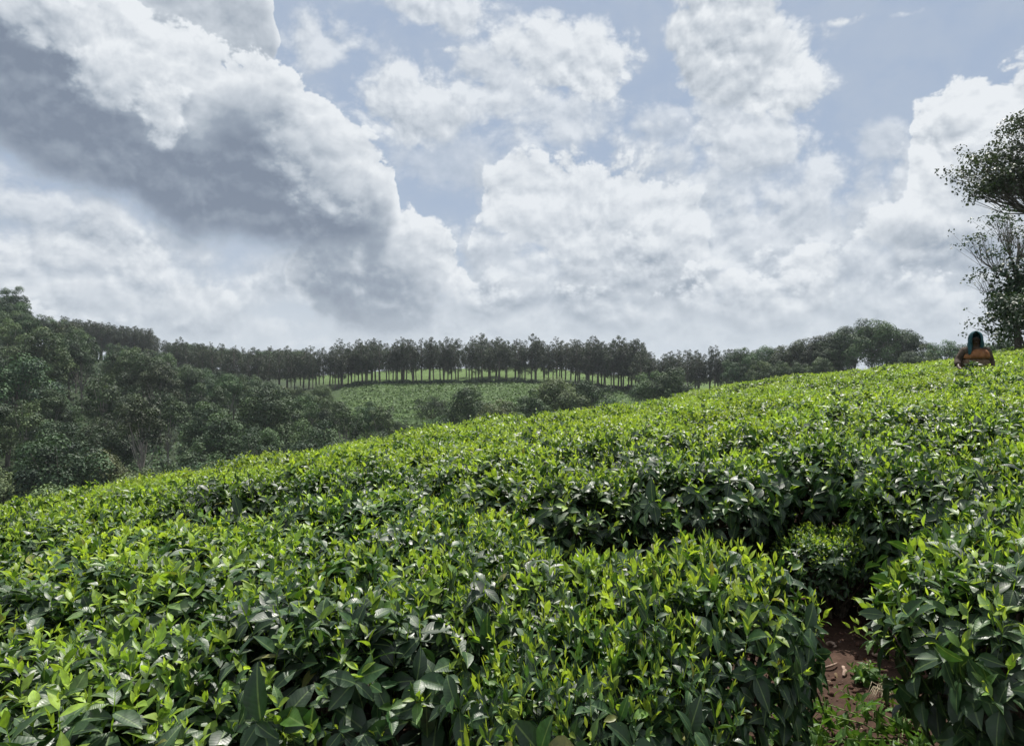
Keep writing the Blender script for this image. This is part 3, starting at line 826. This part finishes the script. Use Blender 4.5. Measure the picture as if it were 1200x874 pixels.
def slope_tea():
    n = 45000
    D = rng.uniform(140, 224, n); u = rng.uniform(400, 800, n); x = at(u, D)
    row = np.sin((D*.8+x*.25)*1.6+np.sin(x*.05)*3); k = (row+rng.normal(0, .5, n) > -.1) & (u > 400+30*np.sin(D*.05)); D = D[k]; x = x[k]; n = len(x)
    z = ground_z(x, D)+rng.uniform(0, .55, n)
    P = np.stack([x, D, z], 1); N = nrm(rng.normal(0, .5, (n, 3))+np.array([0, -.1, 1.])); A = nrm(np.cross(N, rng.normal(0, 1, N.shape)))
    L = rng.uniform(.35, .8, n)
    o = link('slope_tea', crown_mesh('slope_tea', (P, A, N, L, L*.7, L*0, L*0+.1, rng.random(n)), M['slope']))
    tag(o, 'low rows of tea covering the green slope below the plantation', 'tea field', kind='stuff')
slope_tea()

def undergrowth():
    n = 60000
    D = rng.uniform(48, 215, n); u = rng.uniform(-200, 860, n)
    k = ~((u > 380) & (D > 150-np.maximum(0, (u-430)*.12)))
    D = D[k]; u = u[k]; n = len(D)
    x = at(u, D); z = ground_z(x, D)+np.abs(rng.normal(0, 1.4, n))*(.6+.4*np.sin(x*.3)*np.cos(D*.25))
    P = np.stack([x, D, z], 1); N = nrm(rng.normal(0, .7, (n, 3))+np.array([0, -.3, .9])); A = nrm(np.cross(N, rng.normal(0, 1, N.shape)))
    L = rng.uniform(.4, .9, n)
    o = link('undergrowth', crown_mesh('undergrowth', (P, A, N, L, L*.7, L*0, L*0+.2, rng.random(n)), M['forest']))
    tag(o, 'dark leafy undergrowth filling the valley floor below the forest trees', 'undergrowth', kind='stuff')
undergrowth()

# big trees at the right edge
def umbrella_tree(name, base_x, base_y, layers, trunk, label, leaf=.125, dens=190, mat=None, csz=1.0):
    z0 = float(ground_z(base_x, base_y))
    t = empty(name, (base_x, base_y, z0))
    T = Tubes(); cl = []
    T.add(trunk, np.linspace(.30, .07, len(trunk))*layers[0][6], 9)
    tr = np.array(trunk)
    for (zs, tx, ty, tz, rx, rz, sc, n) in layers:
        # zs: height where the bough leaves the trunk; tx.. centre of its leaf plate
        i = np.interp(zs, tr[:, 2], np.arange(len(tr))); p0 = tr[int(i)]*(1-(i % 1))+tr[min(int(i)+1, len(tr)-1)]*(i % 1)
        c = np.array([tx, ty, tz])
        mid = p0*.45+c*.55+np.array([0, 0, -.25])
        T.add([p0, p0*.7+c*.3+np.array([0, 0, .1]), mid], [.10*sc, .075*sc, .05*sc], 7)
        for k in range(n):
            a = k*2.4+rng.normal(0, .3); q = math.sqrt((k+.5)/n)
            e = c+np.array([math.cos(a)*rx*q, math.sin(a)*rx*q, rz*(1-q*q)+rng.normal(0, .10)])
            m2 = mid*.5+e*.5+np.array([0, 0, -.15])+rng.normal(0, .08, 3)
            T.add([mid, m2, e], [.035*sc, .022*sc, .008*sc], 5)
            for s in range(3):
                e2 = e+rng.normal(0, .35, 3)*np.array([1, 1, .45]); T.add([m2, e2], [.012*sc, .005*sc], 4)
                cl.append((*e2, rng.uniform(.20, .38)*csz))
            cl.append((*e, rng.uniform(.26, .44)*csz))
    link('trunk', T.mesh(name+'_trunk', [M['bark']]), t)
    link('crown', crown_mesh(name+'_crown', crown_cloud(cl, dens, leaf, updir=.5, jit=.7), mat or M['bigtree']), t)
    tag(t, label, 'tree')
    return t

DB = 30.0
bx = at(1262, DB); gz = float(ground_z(bx, DB))
def zt(v, D=DB): return EYE+(437-v)/FOC*D - gz
def xt(u, D=DB): return at(u, D)-bx
umbrella_tree('spreading_tree', bx, DB, [
    (zt(262), xt(1172), 0, zt(228), 1.25, .55, 1.0, 26),
    (zt(258), xt(1185), .8, zt(195), 1.5, .7, 1.0, 26),
    (zt(262), xt(1200), -.8, zt(215), 1.5, .7, 1.0, 26),
    (zt(240), xt(1225), 0, zt(160), 1.7, .9, 1.0, 30),
    (zt(260), xt(1290), .5, zt(120), 2.0, 1.0, 1.0, 30),
    (zt(260), xt(1262), -1.0, zt(165), 1.6, .7, 1.0, 24),
    (zt(260), xt(1320), -.5, zt(170), 2.0, 1.0, 1.0, 28),
    (zt(258), xt(1350), .8, zt(220), 1.6, .7, 1.0, 24)],
    [(0, 0, -.5), (.05, 0, zt(380)), (-.05, 0, zt(320)), (.15, 0, zt(260)), (.05, .1, zt(190)), (.1, 0, zt(150))],
    'tall spreading tree with flat leaf layers reaching in from the right edge')
b2 = at(1196, 27); g2 = float(ground_z(b2, 27))
def z2(v): return EYE+(437-v)/FOC*27-g2
def x2(u): return at(u, 27)-b2
umbrella_tree('slender_tree', b2, 27, [
    (z2(330), x2(1178), 0, z2(262), .55, .25, .5, 12),
    (z2(340), x2(1150), .2, z2(282), .40, .18, .5, 8),
    (z2(340), x2(1165), -.3, z2(300), .50, .2, .5, 10),
    (z2(320), x2(1205), .2, z2(275), .7, .3, .5, 14),
    (z2(350), x2(1146), 0, z2(325), .28, .12, .4, 5),
    (z2(360), x2(1172), .3, z2(335), .45, .3, .4, 7),
    (z2(370), x2(1155), -.2, z2(362), .40, .25, .4, 6),
    (z2(380), x2(1160), .1, z2(385), .45, .25, .4, 7),
    (z2(350), x2(1200), -.2, z2(318), .6, .3, .5, 10)],
    [(0, 0, -.5), (-.1, 0, z2(400)), (-.2, .05, z2(360)), (-.15, 0, z2(320)), (-.05, 0, z2(285))],
    'slender sparse tree with bare twigs showing, below the spreading tree at the right edge', leaf=.10, dens=120, csz=.55)
# dark dense shrub under them
sh = broad_tree('dense_shrub', 3.4, 1.5, .02, M['bigtree'], M['bark'], dens=520, leaf=.15, nclump=34, trunk_r=.07)
xs_ = at(1203, 24); t = empty('dense_shrub', (xs_, 24, float(ground_z(xs_, 24)))); t.scale = (.72, .72, .85)
link('trunk', sh[0], t); link('crown', sh[1], t); tag(t, 'dense dark leafy shrub at the right edge behind the tea picker', 'shrub')
xs_ = at(1235, 26); t2 = empty('dense_shrub', (xs_, 26, float(ground_z(xs_, 26))), 2.0); t2.scale = (1.3, 1.3, 1.2)
link('trunk', sh[0], t2); link('crown', sh[1], t2); tag(t2, 'taller dark shrub beyond the right edge shrub', 'shrub')

# ------------------------------------------------------------------ the tea picker
def skin_mesh(name, verts, edges, radii, root, mat, sub=2):
    me = bpy.data.meshes.new(name); me.from_pydata(verts, edges, [])
    o = bpy.data.objects.new(name, me); COL.objects.link(o)
    md = o.modifiers.new('s', 'SKIN'); md.use_smooth_shade = True
    for i, r in enumerate(radii):
        rr = r if isinstance(r, tuple) else (r, r)
        me.skin_vertices[0].data[i].radius = rr
        me.skin_vertices[0].data[i].use_root = (i == root)
    ss = o.modifiers.new('d', 'SUBSURF'); ss.levels = sub; ss.render_levels = sub
    dg = bpy.context.evaluated_depsgraph_get()
    m2 = bpy.data.meshes.new_from_object(o.evaluated_get(dg))
    bpy.data.objects.remove(o)
    m2.materials.clear(); m2.materials.append(mat)
    m2.polygons.foreach_set('use_smooth', np.ones(len(m2.polygons), bool))
    return m2

def lathe_blob(name, rings, mat, seg=28, fold=0.0, nf=9):
    """closed body from elliptical rings (cx,cy,cz,rx,ry)"""
    V = []; Q = []
    for i, (cx, cy, cz, rx, ry) in enumerate(rings):
        for s in range(seg):
            a = 2*math.pi*s/seg; k = 1+fold*math.sin(nf*a+i*.6)
            V.append((cx+rx*k*math.cos(a), cy+ry*k*math.sin(a), cz))
    n = len(rings)
    for i in range(n-1):
        for s in range(seg):
            s2 = (s+1) % seg; Q.append((i*seg+s, i*seg+s2, (i+1)*seg+s2, (i+1)*seg+s))
    T = []
    for ring, flip in ((0, True), (n-1, False)):
        c = len(V); V.append((rings[ring][0], rings[ring][1], rings[ring][2]))
        for s in range(seg):
            s2 = (s+1) % seg; a, b = ring*seg+s, ring*seg+s2
            T.append((b, a, c) if flip else (a, b, c))
    return mesh_np(name, np.array(V), Q, T, None, True, None, [mat])

def person():
    D = 12.3; x = at(1143, D); z = float(ground_z(x, D))
    top = EYE+(437-389.5)/FOC*D       # crown of the head
    h = top-z
    t = empty('person', (x, D, top-1.60), -.42)
    skin = noise_mat('dark_skin', (.035, .02, .014), (.055, .032, .022), 20, .5, .05)
    scarf_m = noise_mat('teal_scarf', (.012, .045, .058), (.035, .11, .13), 8, .8, .3)
    shirt_m = noise_mat('brown_shirt', (.035, .026, .02), (.085, .06, .045), 9, .85, .4)
    wrap_m = noise_mat('rust_wrap', (.11, .045, .02), (.27, .12, .05), 8, .85, .5)
    skirt_m = noise_mat('tan_skirt', (.085, .058, .038), (.17, .12, .08), 10, .9, .5)
    dark_m = noise_mat('dark_trouser', (.02, .02, .024), (.04, .04, .045), 10, .9, .3)
    # facing the camera: -y
    V = [(0, 0, .88), (0, 0, 1.02), (0, -.01, 1.18), (0, -.01, 1.30), (0, -.02, 1.38), (0, -.035, 1.45), (0, -.04, 1.52),
         (.15, -.01, 1.29), (.215, -.02, 1.08), (.17, -.17, .92), (.14, -.24, .88),
         (-.15, -.01, 1.29), (-.25, -.05, 1.12), (-.27, -.24, 1.02), (-.26, -.31, 1.0),
         (.09, 0, .82), (.10, -.02, .46), (.10, 0, .08), (.10, -.13, .03),
         (-.09, 0, .82), (-.10, -.02, .46), (-.10, 0, .08), (-.10, -.13, .03)]
    E = [(0, 1), (1, 2), (2, 3), (3, 4), (4, 5), (5, 6), (3, 7), (7, 8), (8, 9), (9, 10), (3, 11), (11, 12), (12, 13), (13, 14),
         (0, 15), (15, 16), (16, 17), (17, 18), (0, 19), (19, 20), (20, 21), (21, 22)]
    rad = [(.15, .11), (.125, .10), (.145, .105), (.13, .09), .055, (.075, .085), (.072, .085),
           .058, .042, .030, .026, .058, .042, .030, .026, .085, .055, .038, .03, .085, .055, .038, .03]
    me = skin_mesh('body', V, E, rad, 0, skin)
    # facial features, fingers: same continuous object joined in as further islands of the body mesh
    bits = []
    T = Tubes()
    T.add([(0, -.118, 1.515), (0, -.138, 1.475), (0, -.122, 1.462)], [.009, .016, .013], 8)       # nose
    T.add([(-.028, -.113, 1.432), (0, -.124, 1.430), (.028, -.113, 1.432)], [.006, .010, .006], 8)  # lips
    for sgn, hx, hy, hz, dx, dy, dz in ((1, .14, -.24, .88, -.25, -.75, -.35), (-1, -.26, -.31, 1.0, .1, -.85, -.3)):
        d = np.array([dx, dy, dz]); d /= np.linalg.norm(d); side = np.cross(d, (0, 0, 1)); side /= np.linalg.norm(side)
        dn = np.cross(side, d); b = np.array([hx, hy, hz])
        T.add([b-d*.03, b+d*.03, b+d*.075], [.026, .034, .028], 8)
        for f in range(4):
            s = (f-1.5)*.018; l = (.06, .075, .07, .055)[f]
            p = b+d*.07+side*s
            T.add([p, p+d*l*.55-dn*.008*(-1), p+d*l*.85-dn*(-.03)*-1], [.009, .008, .006], 6)
        T.add([b+side*.028*sgn, b+side*.055*sgn+d*.03, b+side*.05*sgn+d*.06], [.011, .010, .007], 6)
    fm = T.mesh('bits', [skin])
    import bmesh
    bm = bmesh.new(); bm.from_mesh(me); bm.from_mesh(fm); bm.to_mesh(me); bm.free()
    link('body', me, t)
    # clothes
    sh = skin_mesh('shirt', [(0, 0, .92), (0, 0, 1.05), (0, -.01, 1.19), (0, -.01, 1.31), (0, -.015, 1.36),
                             (.16, -.01, 1.29), (.225, -.02, 1.08), (.19, -.12, .97), (-.16, -.01, 1.29), (-.26, -.05, 1.12), (-.275, -.19, 1.05)],
                   [(0, 1), (1, 2), (2, 3), (3, 4), (3, 5), (5, 6), (6, 7), (3, 8), (8, 9), (9, 10)],
                   [(.175, .135), (.15, .125), (.17, .13), (.155, .115), .07, .078, .062, .05, .078, .064, .052], 0, shirt_m)
    so = link('shirt', sh, t)
    sk = lathe_blob('skirt', [(0, 0, .30, .25, .22), (0, 0, .55, .235, .20), (0, -.01, .80, .225, .185), (0, -.02, .95, .215, .18), (0, -.025, 1.06, .215, .185), (0, -.025, 1.13, .20, .172), (0, -.02, 1.165, .17, .14)], skirt_m, 48, .05, 11)
    link('skirt', sk, t)
    # rust wrap: a thick sash swathed over the chest and shoulder
    wp = lathe_blob('wrap', [(.01, -.03, 1.155, .17, .15), (.01, -.035, 1.17, .197, .174), (.02, -.035, 1.215, .193, .168), (.035, -.03, 1.262, .170, .15), (.05, -.02, 1.31, .12, .11), (.055, -.01, 1.33, .07, .07)], wrap_m, 60, .075, 9)
    link('shawl', wp, t)
    # head scarf: hood open at the face, tail falling on the left
    V = []; Q = []; seg = 26; rows_ = 16
    for i in range(rows_+1):
        ph = math.pi*.5 - i/rows_*math.pi*.80
        for s in range(seg+1):
            a = -math.pi/2 + R(38) + (2*math.pi-2*R(38))*s/seg      # gap faces -y
            if i < 6: a = -math.pi/2 + R(38)*i/6 + (2*math.pi-2*R(38)*i/6)*s/seg
            fl = 1+.03*math.sin(5*a+i*.5)
            rr = max(0.0, math.cos(ph))
            low = max(0, -math.sin(ph))
            V.append((.110*rr*math.cos(a)*fl+(.02*low)*math.cos(a), -.03+(.125*rr)*math.sin(a)*fl, 1.49+.135*math.sin(ph)*(1+.35*low)))
    for i in range(rows_):
        for s in range(seg):
            b = i*(seg+1)+s; Q.append((b, b+1, b+seg+2, b+seg+1))
    sm = mesh_np('scarf', np.array(V), Q, None, None, True, None, [scarf_m])
    so = link('headscarf', sm, t)
    md = so.modifiers.new('t', 'SOLIDIFY'); md.thickness = .012; md.offset = 1
    T = Tubes()
    T.add([(-.085, -.075, 1.47), (-.098, -.085, 1.40), (-.095, -.12, 1.33), (-.10, -.145, 1.24)], [.022, .034, .030, .022], 10)
    T.add([(.085, -.06, 1.47), (.09, -.06, 1.40), (.075, -.07, 1.34)], [.022, .032, .028], 10)
    link('scarf_tail', T.mesh('scarf_tail', [scarf_m]), t)
    tag(t, 'tea picker in teal headscarf and rust wrap standing waist-deep in the tea', 'person')
    # plucked sprig of leaves in the lifted hand
    P = rng.normal(0, .03, (14, 3)); A = nrm(rng.normal(0, .5, (14, 3))+np.array([-.3, -.3, .7])); L = twigs(P, A, 5, 'top', scale=1.1)
    o = link('tea_sprig', leaf_mesh('tea_sprig', cat(L), T_HI, [M['tea']]), None, (x-.30, D-.39, top-1.60+1.02))
    tag(o, 'handful of plucked tea leaves held in the picker\'s outstretched hand', 'tea sprig')
person()

# ------------------------------------------------------------------ sky
SUN_EL, SUN_AZ = 63.0, 14.0         # azimuth clockwise from the view direction (+y)
def build_world():
    w = bpy.data.worlds.new('World'); scene.world = w; w.use_nodes = True
    nt = w.node_tree; nd = nt.nodes; lk = nt.links; nd.clear()
    out = nd.new('ShaderNodeOutputWorld'); bg = nd.new('ShaderNodeBackground'); bg.inputs[1].default_value = .082
    lk.new(bg.outputs[0], out.inputs[0])
    sky = nd.new('ShaderNodeTexSky'); sky.sky_type = 'NISHITA'; sky.sun_disc = False
    sky.sun_elevation = R(SUN_EL); sky.sun_rotation = R(SUN_AZ); sky.altitude = 900; sky.dust_density = 2.5; sky.air_density = 1.0
    def math_(op, a, b=None, c=None, clamp=False):
        n = nd.new('ShaderNodeMath'); n.operation = op; n.use_clamp = clamp
        for i, v in enumerate((a, b, c)):
            if v is None: continue
            if isinstance(v, (int, float)): n.inputs[i].default_value = v
            else: lk.new(v, n.inputs[i])
        return n.outputs[0]
    def vm(op, a, b):
        n = nd.new('ShaderNodeVectorMath'); n.operation = op
        for i, v in enumerate((a, b)):
            if isinstance(v, tuple): n.inputs[i].default_value = v
            else: lk.new(v, n.inputs[i])
        return n.outputs['Value'] if op == 'LENGTH' else n.outputs[0]
    def mrange(x, a, b, c, d, sm=True):
        n = nd.new('ShaderNodeMapRange'); n.interpolation_type = 'SMOOTHSTEP' if sm else 'LINEAR'
        lk.new(x, n.inputs[0])
        for i, v in enumerate((a, b, c, d)): n.inputs[i+1].default_value = v
        return n.outputs[0]
    def mixc(f, a, b):
        n = nd.new('ShaderNodeMix'); n.data_type = 'RGBA'
        if isinstance(f, (int, float)): n.inputs[0].default_value = f
        else: lk.new(f, n.inputs[0])
        for i, v in ((6, a), (7, b)):
            if isinstance(v, tuple): n.inputs[i].default_value = (*v, 1)
            else: lk.new(v, n.inputs[i])
        return n.outputs[2]
    tc = nd.new('ShaderNodeTexCoord'); sp = nd.new('ShaderNodeSeparateXYZ'); lk.new(tc.outputs['Generated'], sp.inputs[0])
    az = math_('ARCTAN2', sp.outputs[0], sp.outputs[1]); el = math_('ARCSINE', sp.outputs[2])
    cb = nd.new('ShaderNodeCombineXYZ'); lk.new(az, cb.inputs[0]); lk.new(el, cb.inputs[1]); P = cb.outputs[0]
    # fractal detail: shrinks towards the horizon like receding clouds do
    stretch = vm('MULTIPLY', P, (1.0, 1.25, 1.0))
    def detail(vec, full=True):
        n = nd.new('ShaderNodeTexNoise'); n.noise_dimensions = '2D'; n.inputs['Scale'].default_value = 8.0; n.inputs['Detail'].default_value = 9 if full else 5
        n.inputs['Roughness'].default_value = .6; n.inputs['Distortion'].default_value = 0; lk.new(vec, n.inputs['Vector'])
        v = nd.new('ShaderNodeTexVoronoi'); v.voronoi_dimensions = '2D'; v.feature = 'F1'; v.inputs['Scale'].default_value = 15
        v.inputs['Detail'].default_value = 4.0 if full else 2.5; v.inputs['Roughness'].default_value = .6; v.normalize = True; lk.new(vec, v.inputs['Vector'])
        sq = math_('POWER', v.outputs['Distance'], 2.0)
        a = math_('MULTIPLY', n.outputs[0], .75); b = math_('MULTIPLY_ADD', sq, -1.1, a)
        return math_('ADD', b, .32)
    wn = nd.new('ShaderNodeTexNoise'); wn.noise_dimensions = '2D'; wn.inputs['Scale'].default_value = 4.5; wn.inputs['Detail'].default_value = 4; lk.new(P, wn.inputs['Vector'])
    w1 = vm('SUBTRACT', wn.outputs['Color'], (.5, .5, .5)); PW = vm('ADD', P, vm('MULTIPLY', w1, (.07, .06, 0)))
    wv = vm('ADD', stretch, vm('MULTIPLY', w1, (.05, .04, 0)))
    N1 = detail(wv); N2 = detail(vm('ADD', wv, (.004, .015, 0)), False)
    relief = math_('SUBTRACT', N1, N2)
    NC = math_('SUBTRACT', N1, .5)
    sw = nd.new('ShaderNodeSeparateXYZ'); lk.new(PW, sw.inputs[0]); azw, elw = sw.outputs[0], sw.outputs[1]
    A0, A1 = math.atan(-900/FOC), math.atan(900/FOC)
    fac = mrange(azw, A0, A1, 0, 1, False)
    def ang(u, v):
        a_ = math.atan((u-600)/FOC); return a_, math.atan((437-v)/FOC*math.cos(a_))
    state = {'B': None, 'A': None}
    def over(f, sh):
        if state['B'] is None:
            state['B'] = sh; state['A'] = f; return
        state['B'] = math_('MULTIPLY_ADD', math_('SUBTRACT', sh, state['B']), f, state['B'])
        state['A'] = math_('MAXIMUM', state['A'], f)
    def mass(pts, top_soft, bot_soft, amp, b_top, b_in, depth, rel=1.0, op=1.0, ampb=None):
        """a cloud bank given by its upper and lower outline along the azimuth"""
        n = nd.new('ShaderNodeValToRGB'); e = n.color_ramp.elements; n.color_ramp.interpolation = 'EASE' if len(pts) < 5 else 'LINEAR'
        while len(e) < len(pts): e.new(.5)
        for i, (u, t, bt) in enumerate(pts):
            a_, et = ang(u, t); _, eb = ang(u, bt)
            e[i].position = (a_-A0)/(A1-A0); e[i].color = ((et+.2)/1.0, (eb+.2)/1.0, 0, 1)
        lk.new(fac, n.inputs[0])
        sc = nd.new('ShaderNodeSeparateColor'); lk.new(n.outputs[0], sc.inputs[0])
        e2 = math_('ADD', elw, .2)
        dt = math_('SUBTRACT', sc.outputs[0], e2); db = math_('SUBTRACT', e2, sc.outputs[1])
        k = amp/FOC*7
        dtn = math_('MULTIPLY_ADD', NC, k, dt); dbn = math_('MULTIPLY_ADD', NC, (ampb if ampb is not None else amp)/FOC*5, db)
        f = math_('MULTIPLY', mrange(dtn, 0, top_soft/FOC, 0, op), mrange(dbn, 0, bot_soft/FOC, 0, 1))
        thick = math_('MINIMUM', dtn, math_('MULTIPLY_ADD', dbn, 1.0, depth*.85/FOC))
        sh = math_('MULTIPLY_ADD', relief, 1.7*rel, mrange(thick, 0, depth/FOC, b_top, b_in))
        over(f, sh)
    def puff(u, v, ru, rv, b, lean=.25, soft=.35, amp=.9, op=1.0, rel=1.0):
        """one rounded cumulus head, paler towards its top"""
        a_, e_ = ang(u, v); ca = math.cos(a_); ix, iy = FOC/(ru*ca*ca), FOC/(rv*ca)
        n = nd.new('ShaderNodeVectorMath'); n.operation = 'MULTIPLY_ADD'; lk.new(PW, n.inputs[0])
        n.inputs[1].default_value = (ix, iy, 0); n.inputs[2].default_value = (-a_*ix, -e_*iy, 0); q = n.outputs[0]
        l = math_('MULTIPLY_ADD', NC, -amp*2.8, vm('LENGTH', q, (0, 0, 0)))
        f = mrange(l, 1.1, 1.1-soft, 0, op)
        dn = nd.new('ShaderNodeVectorMath'); dn.operation = 'DOT_PRODUCT'; lk.new(q, dn.inputs[0]); dn.inputs[1].default_value = (.3*lean, lean, 0)
        sh = math_('MULTIPLY_ADD', relief, 1.6*rel, math_('ADD', dn.outputs['Value'], b))
        over(f, sh)
    # --- thin pale sheets first
    mass([(-200, 190, 430), (100, 200, 430), (300, 300, 430), (500, 300, 430), (620, 180, 430), (760, 120, 430), (900, 150, 430), (1000, 210, 430), (1400, 200, 430)], 110, 40, 60, .80, .70, 150, .8, .80)
    puff(870, 230, 90, 80, .80, .06, .9, .9, .7); puff(780, 150, 60, 32, .78, .1, .9, 1.1, .55)
    puff(500, 190, 80, 30, .74, .1, .9, 1.2, .40); puff(390, 45, 48, 28, .84, .1, .8, 1.1, .75); puff(505, 4, 70, 24, .86, .1, .7, 1.1, .85)
    puff(470, 125, 66, 46, .84, .12, .7, 1.0, .9); puff(585, 105, 48, 38, .84, .14, .6, 1.0, .85)
    puff(660, 72, 72, 42, .86, .14, .5, 1.0, .95); puff(645, 135, 70, 42, .82, .1, .8, 1.0, .75)
    puff(1040, 175, 40, 22, .80, .1, .8, 1.0, .6); puff(965, 205, 34, 46, .86, .1, .7, .9, .8); puff(1090, 225, 60, 60, .78, .1, .8, .9, .8)
    # --- tower right of the middle
    puff(870, 170, 88, 62, .84, .08, .7, .9, .85); puff(912, 92, 62, 52, .88, .10, .45, .8, 1); puff(850, 40, 62, 62, .74, .05, .30, .7, 1)
    # --- broad bank in the middle
    mass([(550, 330, 300), (572, 235, 262), (600, 200, 300), (650, 178, 345), (700, 182, 372), (760, 195, 378), (800, 225, 378), (835, 265, 372), (850, 360, 330)], 16, 26, 26, .92, .70, 190, .9, .95)
    puff(790, 300, 46, 52, .70, .20, .4, .8, .9); puff(700, 335, 70, 42, .60, .20, .5, .8, .9); puff(610, 345, 52, 24, .66, .28, .5, .8, .9)
    # --- low cumulus line
    puff(945, 335, 34, 36, .78, .22, .35, .7, 1); puff(890, 362, 58, 24, .72, .22, .45, .8, 1); puff(1010, 350, 70, 30, .70, .14, .6, .8, .8)
    puff(1100, 362, 90, 24, .74, .14, .6, .9, .8); puff(235, 362, 48, 34, .74, .22, .4, .8, 1); puff(110, 362, 100, 24, .78, .18, .5, .9, .9)
    puff(90, 290, 210, 75, .74, .06, .8, .5, .92); puff(330, 335, 90, 45, .74, .08, .8, .6, .8); puff(30, 250, 60, 40, .82, .12, .7, 1, .8); puff(170, 325, 90, 30, .76, .1, .8, 1, .7)
    # --- right bank
    mass([(985, 330, 300), (1010, 290, 300), (1060, 262, 318), (1078, 190, 320), (1088, 132, 318), (1120, 100, 315), (1160, 86, 312), (1220, 70, 310), (1400, 60, 320)], 12, 40, 22, .96, .74, 190, 1.0, 1.0)
    puff(1150, 282, 110, 30, .58, .30, .6, .8, .85)
    # --- left: upper bank, great dark bank and its lower neighbour
    mass([(150, 40, 30), (165, -60, 80), (300, -60, 85), (318, -10, 72), (324, 20, 60), (328, 50, 40)], 8, 10, 10, .86, .58, 50, .6, 1.0)
    mass([(325, 400, 380), (340, 330, 362), (370, 290, 384), (440, 265, 388), (480, 250, 384), (512, 248, 372), (528, 275, 356), (560, 322, 352), (575, 345, 345)], 12, 22, 18, .96, .25, 150, .9, 1.0)
    puff(425, 340, 76, 36, .30, .20, .55, .6, .85)
    mass([(-300, -250, 150), (-100, -250, 170), (0, -250, 195), (60, -200, 228), (90, -30, 242), (130, 2, 254), (200, 44, 284), (250, 60, 300), (300, 66, 312), (335, 80, 316), (365, 118, 318), (400, 142, 318), (435, 176, 312), (458, 205, 304), (470, 245, 292), (484, 290, 276)],
         8, 46, 18, .98, .05, 135, .8, 1.0, 14)
    puff(165, 85, 70, 50, .86, .22, .6, .8, .75, .9); puff(195, 135, 34, 32, .86, .18, .5, .8, .8); puff(45, 20, 70, 32, .80, .2, .6, .8, .85); puff(390, 200, 55, 55, .84, .12, .6, .8, .5)
    # clouds outside the picture: scattered over the whole sky
    g = nd.new('ShaderNodeTexNoise'); g.inputs['Scale'].default_value = 2.3; g.inputs['Detail'].default_value = 2; lk.new(tc.outputs['Generated'], g.inputs['Vector'])
    away = math_('MAXIMUM', mrange(math_('ABSOLUTE', az), .75, 1.0, 0, 1), mrange(el, .55, .75, 0, 1))
    gf = math_('MULTIPLY', mrange(math_('MULTIPLY_ADD', NC, .5, g.outputs[0]), .42, .56, 0, 1), away)
    over(gf, math_('MULTIPLY_ADD', relief, 1.5, mrange(g.outputs[0], .5, .75, .9, .4)))
    bri = math_('MINIMUM', math_('MAXIMUM', state['B'], 0), 1.1)
    cr = ramp(nd, [(0, (2.0, 2.45, 3.2)), (.35, (3.1, 3.65, 4.4)), (.68, (5.5, 6.0, 6.6)), (1, (8.0, 8.35, 8.7))])
    lk.new(bri, cr.inputs[0])
    # blue: the physical sky, whitened by humid air and more so near the horizon
    hz = mrange(el, .0, .42, .95, .84, False)
    pale = mixc(mrange(el, 0, .25, 0, 1), (5.7, 6.3, 7.0), (3.75, 4.6, 6.0))
    blue = mixc(hz, sky.outputs[0], pale)
    veil = mrange(NC, -.15, .25, .0, .35)
    c1 = mixc(veil, blue, (4.9, 5.5, 6.3)); c2 = mixc(state['A'], c1, cr.outputs[0])
    lk.new(mixc(mrange(el, .13, .0, 0, .65), c2, (5.8, 6.4, 7.0)), bg.inputs[0])
    w.cycles.sampling_method = 'MANUAL'; w.cycles.sample_map_resolution = 512
build_world()

sun = bpy.data.lights.new('sun', 'SUN'); sun.energy = 5.0; sun.angle = R(.53); sun.color = (1, .955, .88)
so = bpy.data.objects.new('sun', sun); COL.objects.link(so)
el, az = R(SUN_EL), R(SUN_AZ)
d = Vector((math.cos(el)*math.sin(az), math.cos(el)*math.cos(az), math.sin(el)))
so.rotation_euler = d.to_track_quat('Z', 'Y').to_euler(); so.location = d*50

# ------------------------------------------------------------------ humid air
def haze():
    m, nd, lk = new_mat('humid_air')
    out = nd.new('ShaderNodeOutputMaterial'); v = nd.new('ShaderNodeVolumePrincipled')
    v.inputs['Color'].default_value = (.85, .92, 1, 1); v.inputs['Density'].default_value = .00018; v.inputs['Anisotropy'].default_value = .3
    lk.new(v.outputs[0], out.inputs['Volume'])
    x, y0, y1, z0, z1 = 1520, -1520, 1520, -32.0, 62.0
    V = [(-x, y0, z0), (x, y0, z0), (x, y1, z0), (-x, y1, z0), (-x, y0, z1), (x, y0, z1), (x, y1, z1), (-x, y1, z1)]
    F = [(0, 3, 2, 1), (4, 5, 6, 7), (0, 1, 5, 4), (1, 2, 6, 5), (2, 3, 7, 6), (3, 0, 4, 7)]
    me = bpy.data.meshes.new('haze'); me.from_pydata(V, [], F); me.materials.append(m)
    o = link('haze', me); tag(o, 'thin bluish humid air over the valley', 'haze', kind='stuff')
HAZE = True
if HAZE: haze()

# ------------------------------------------------------------------ camera
cam = bpy.data.cameras.new('camera'); cam.sensor_width = 36; cam.lens = 36*FOC/1200; cam.clip_end = 6000; cam.clip_start = .05
co = bpy.data.objects.new('camera', cam); COL.objects.link(co); co.location = (0, 0, EYE); co.rotation_euler = (R(90), 0, 0)
scene.camera = co
scene.view_settings.view_transform = 'Standard'; scene.view_settings.look = 'None'
scene.view_settings.exposure = .32; scene.view_settings.gamma = 1
scene.render.film_transparent = False
c = scene.cycles
c.max_bounces = 6; c.diffuse_bounces = 3; c.glossy_bounces = 2; c.transmission_bounces = 3; c.volume_bounces = 0
c.caustics_reflective = False; c.caustics_refractive = False
c.use_denoising = True
c.use_adaptive_sampling = True; c.adaptive_threshold = .02
print('bushes', len(spots), 'far', len(far_spots), 'forest', len(pts))
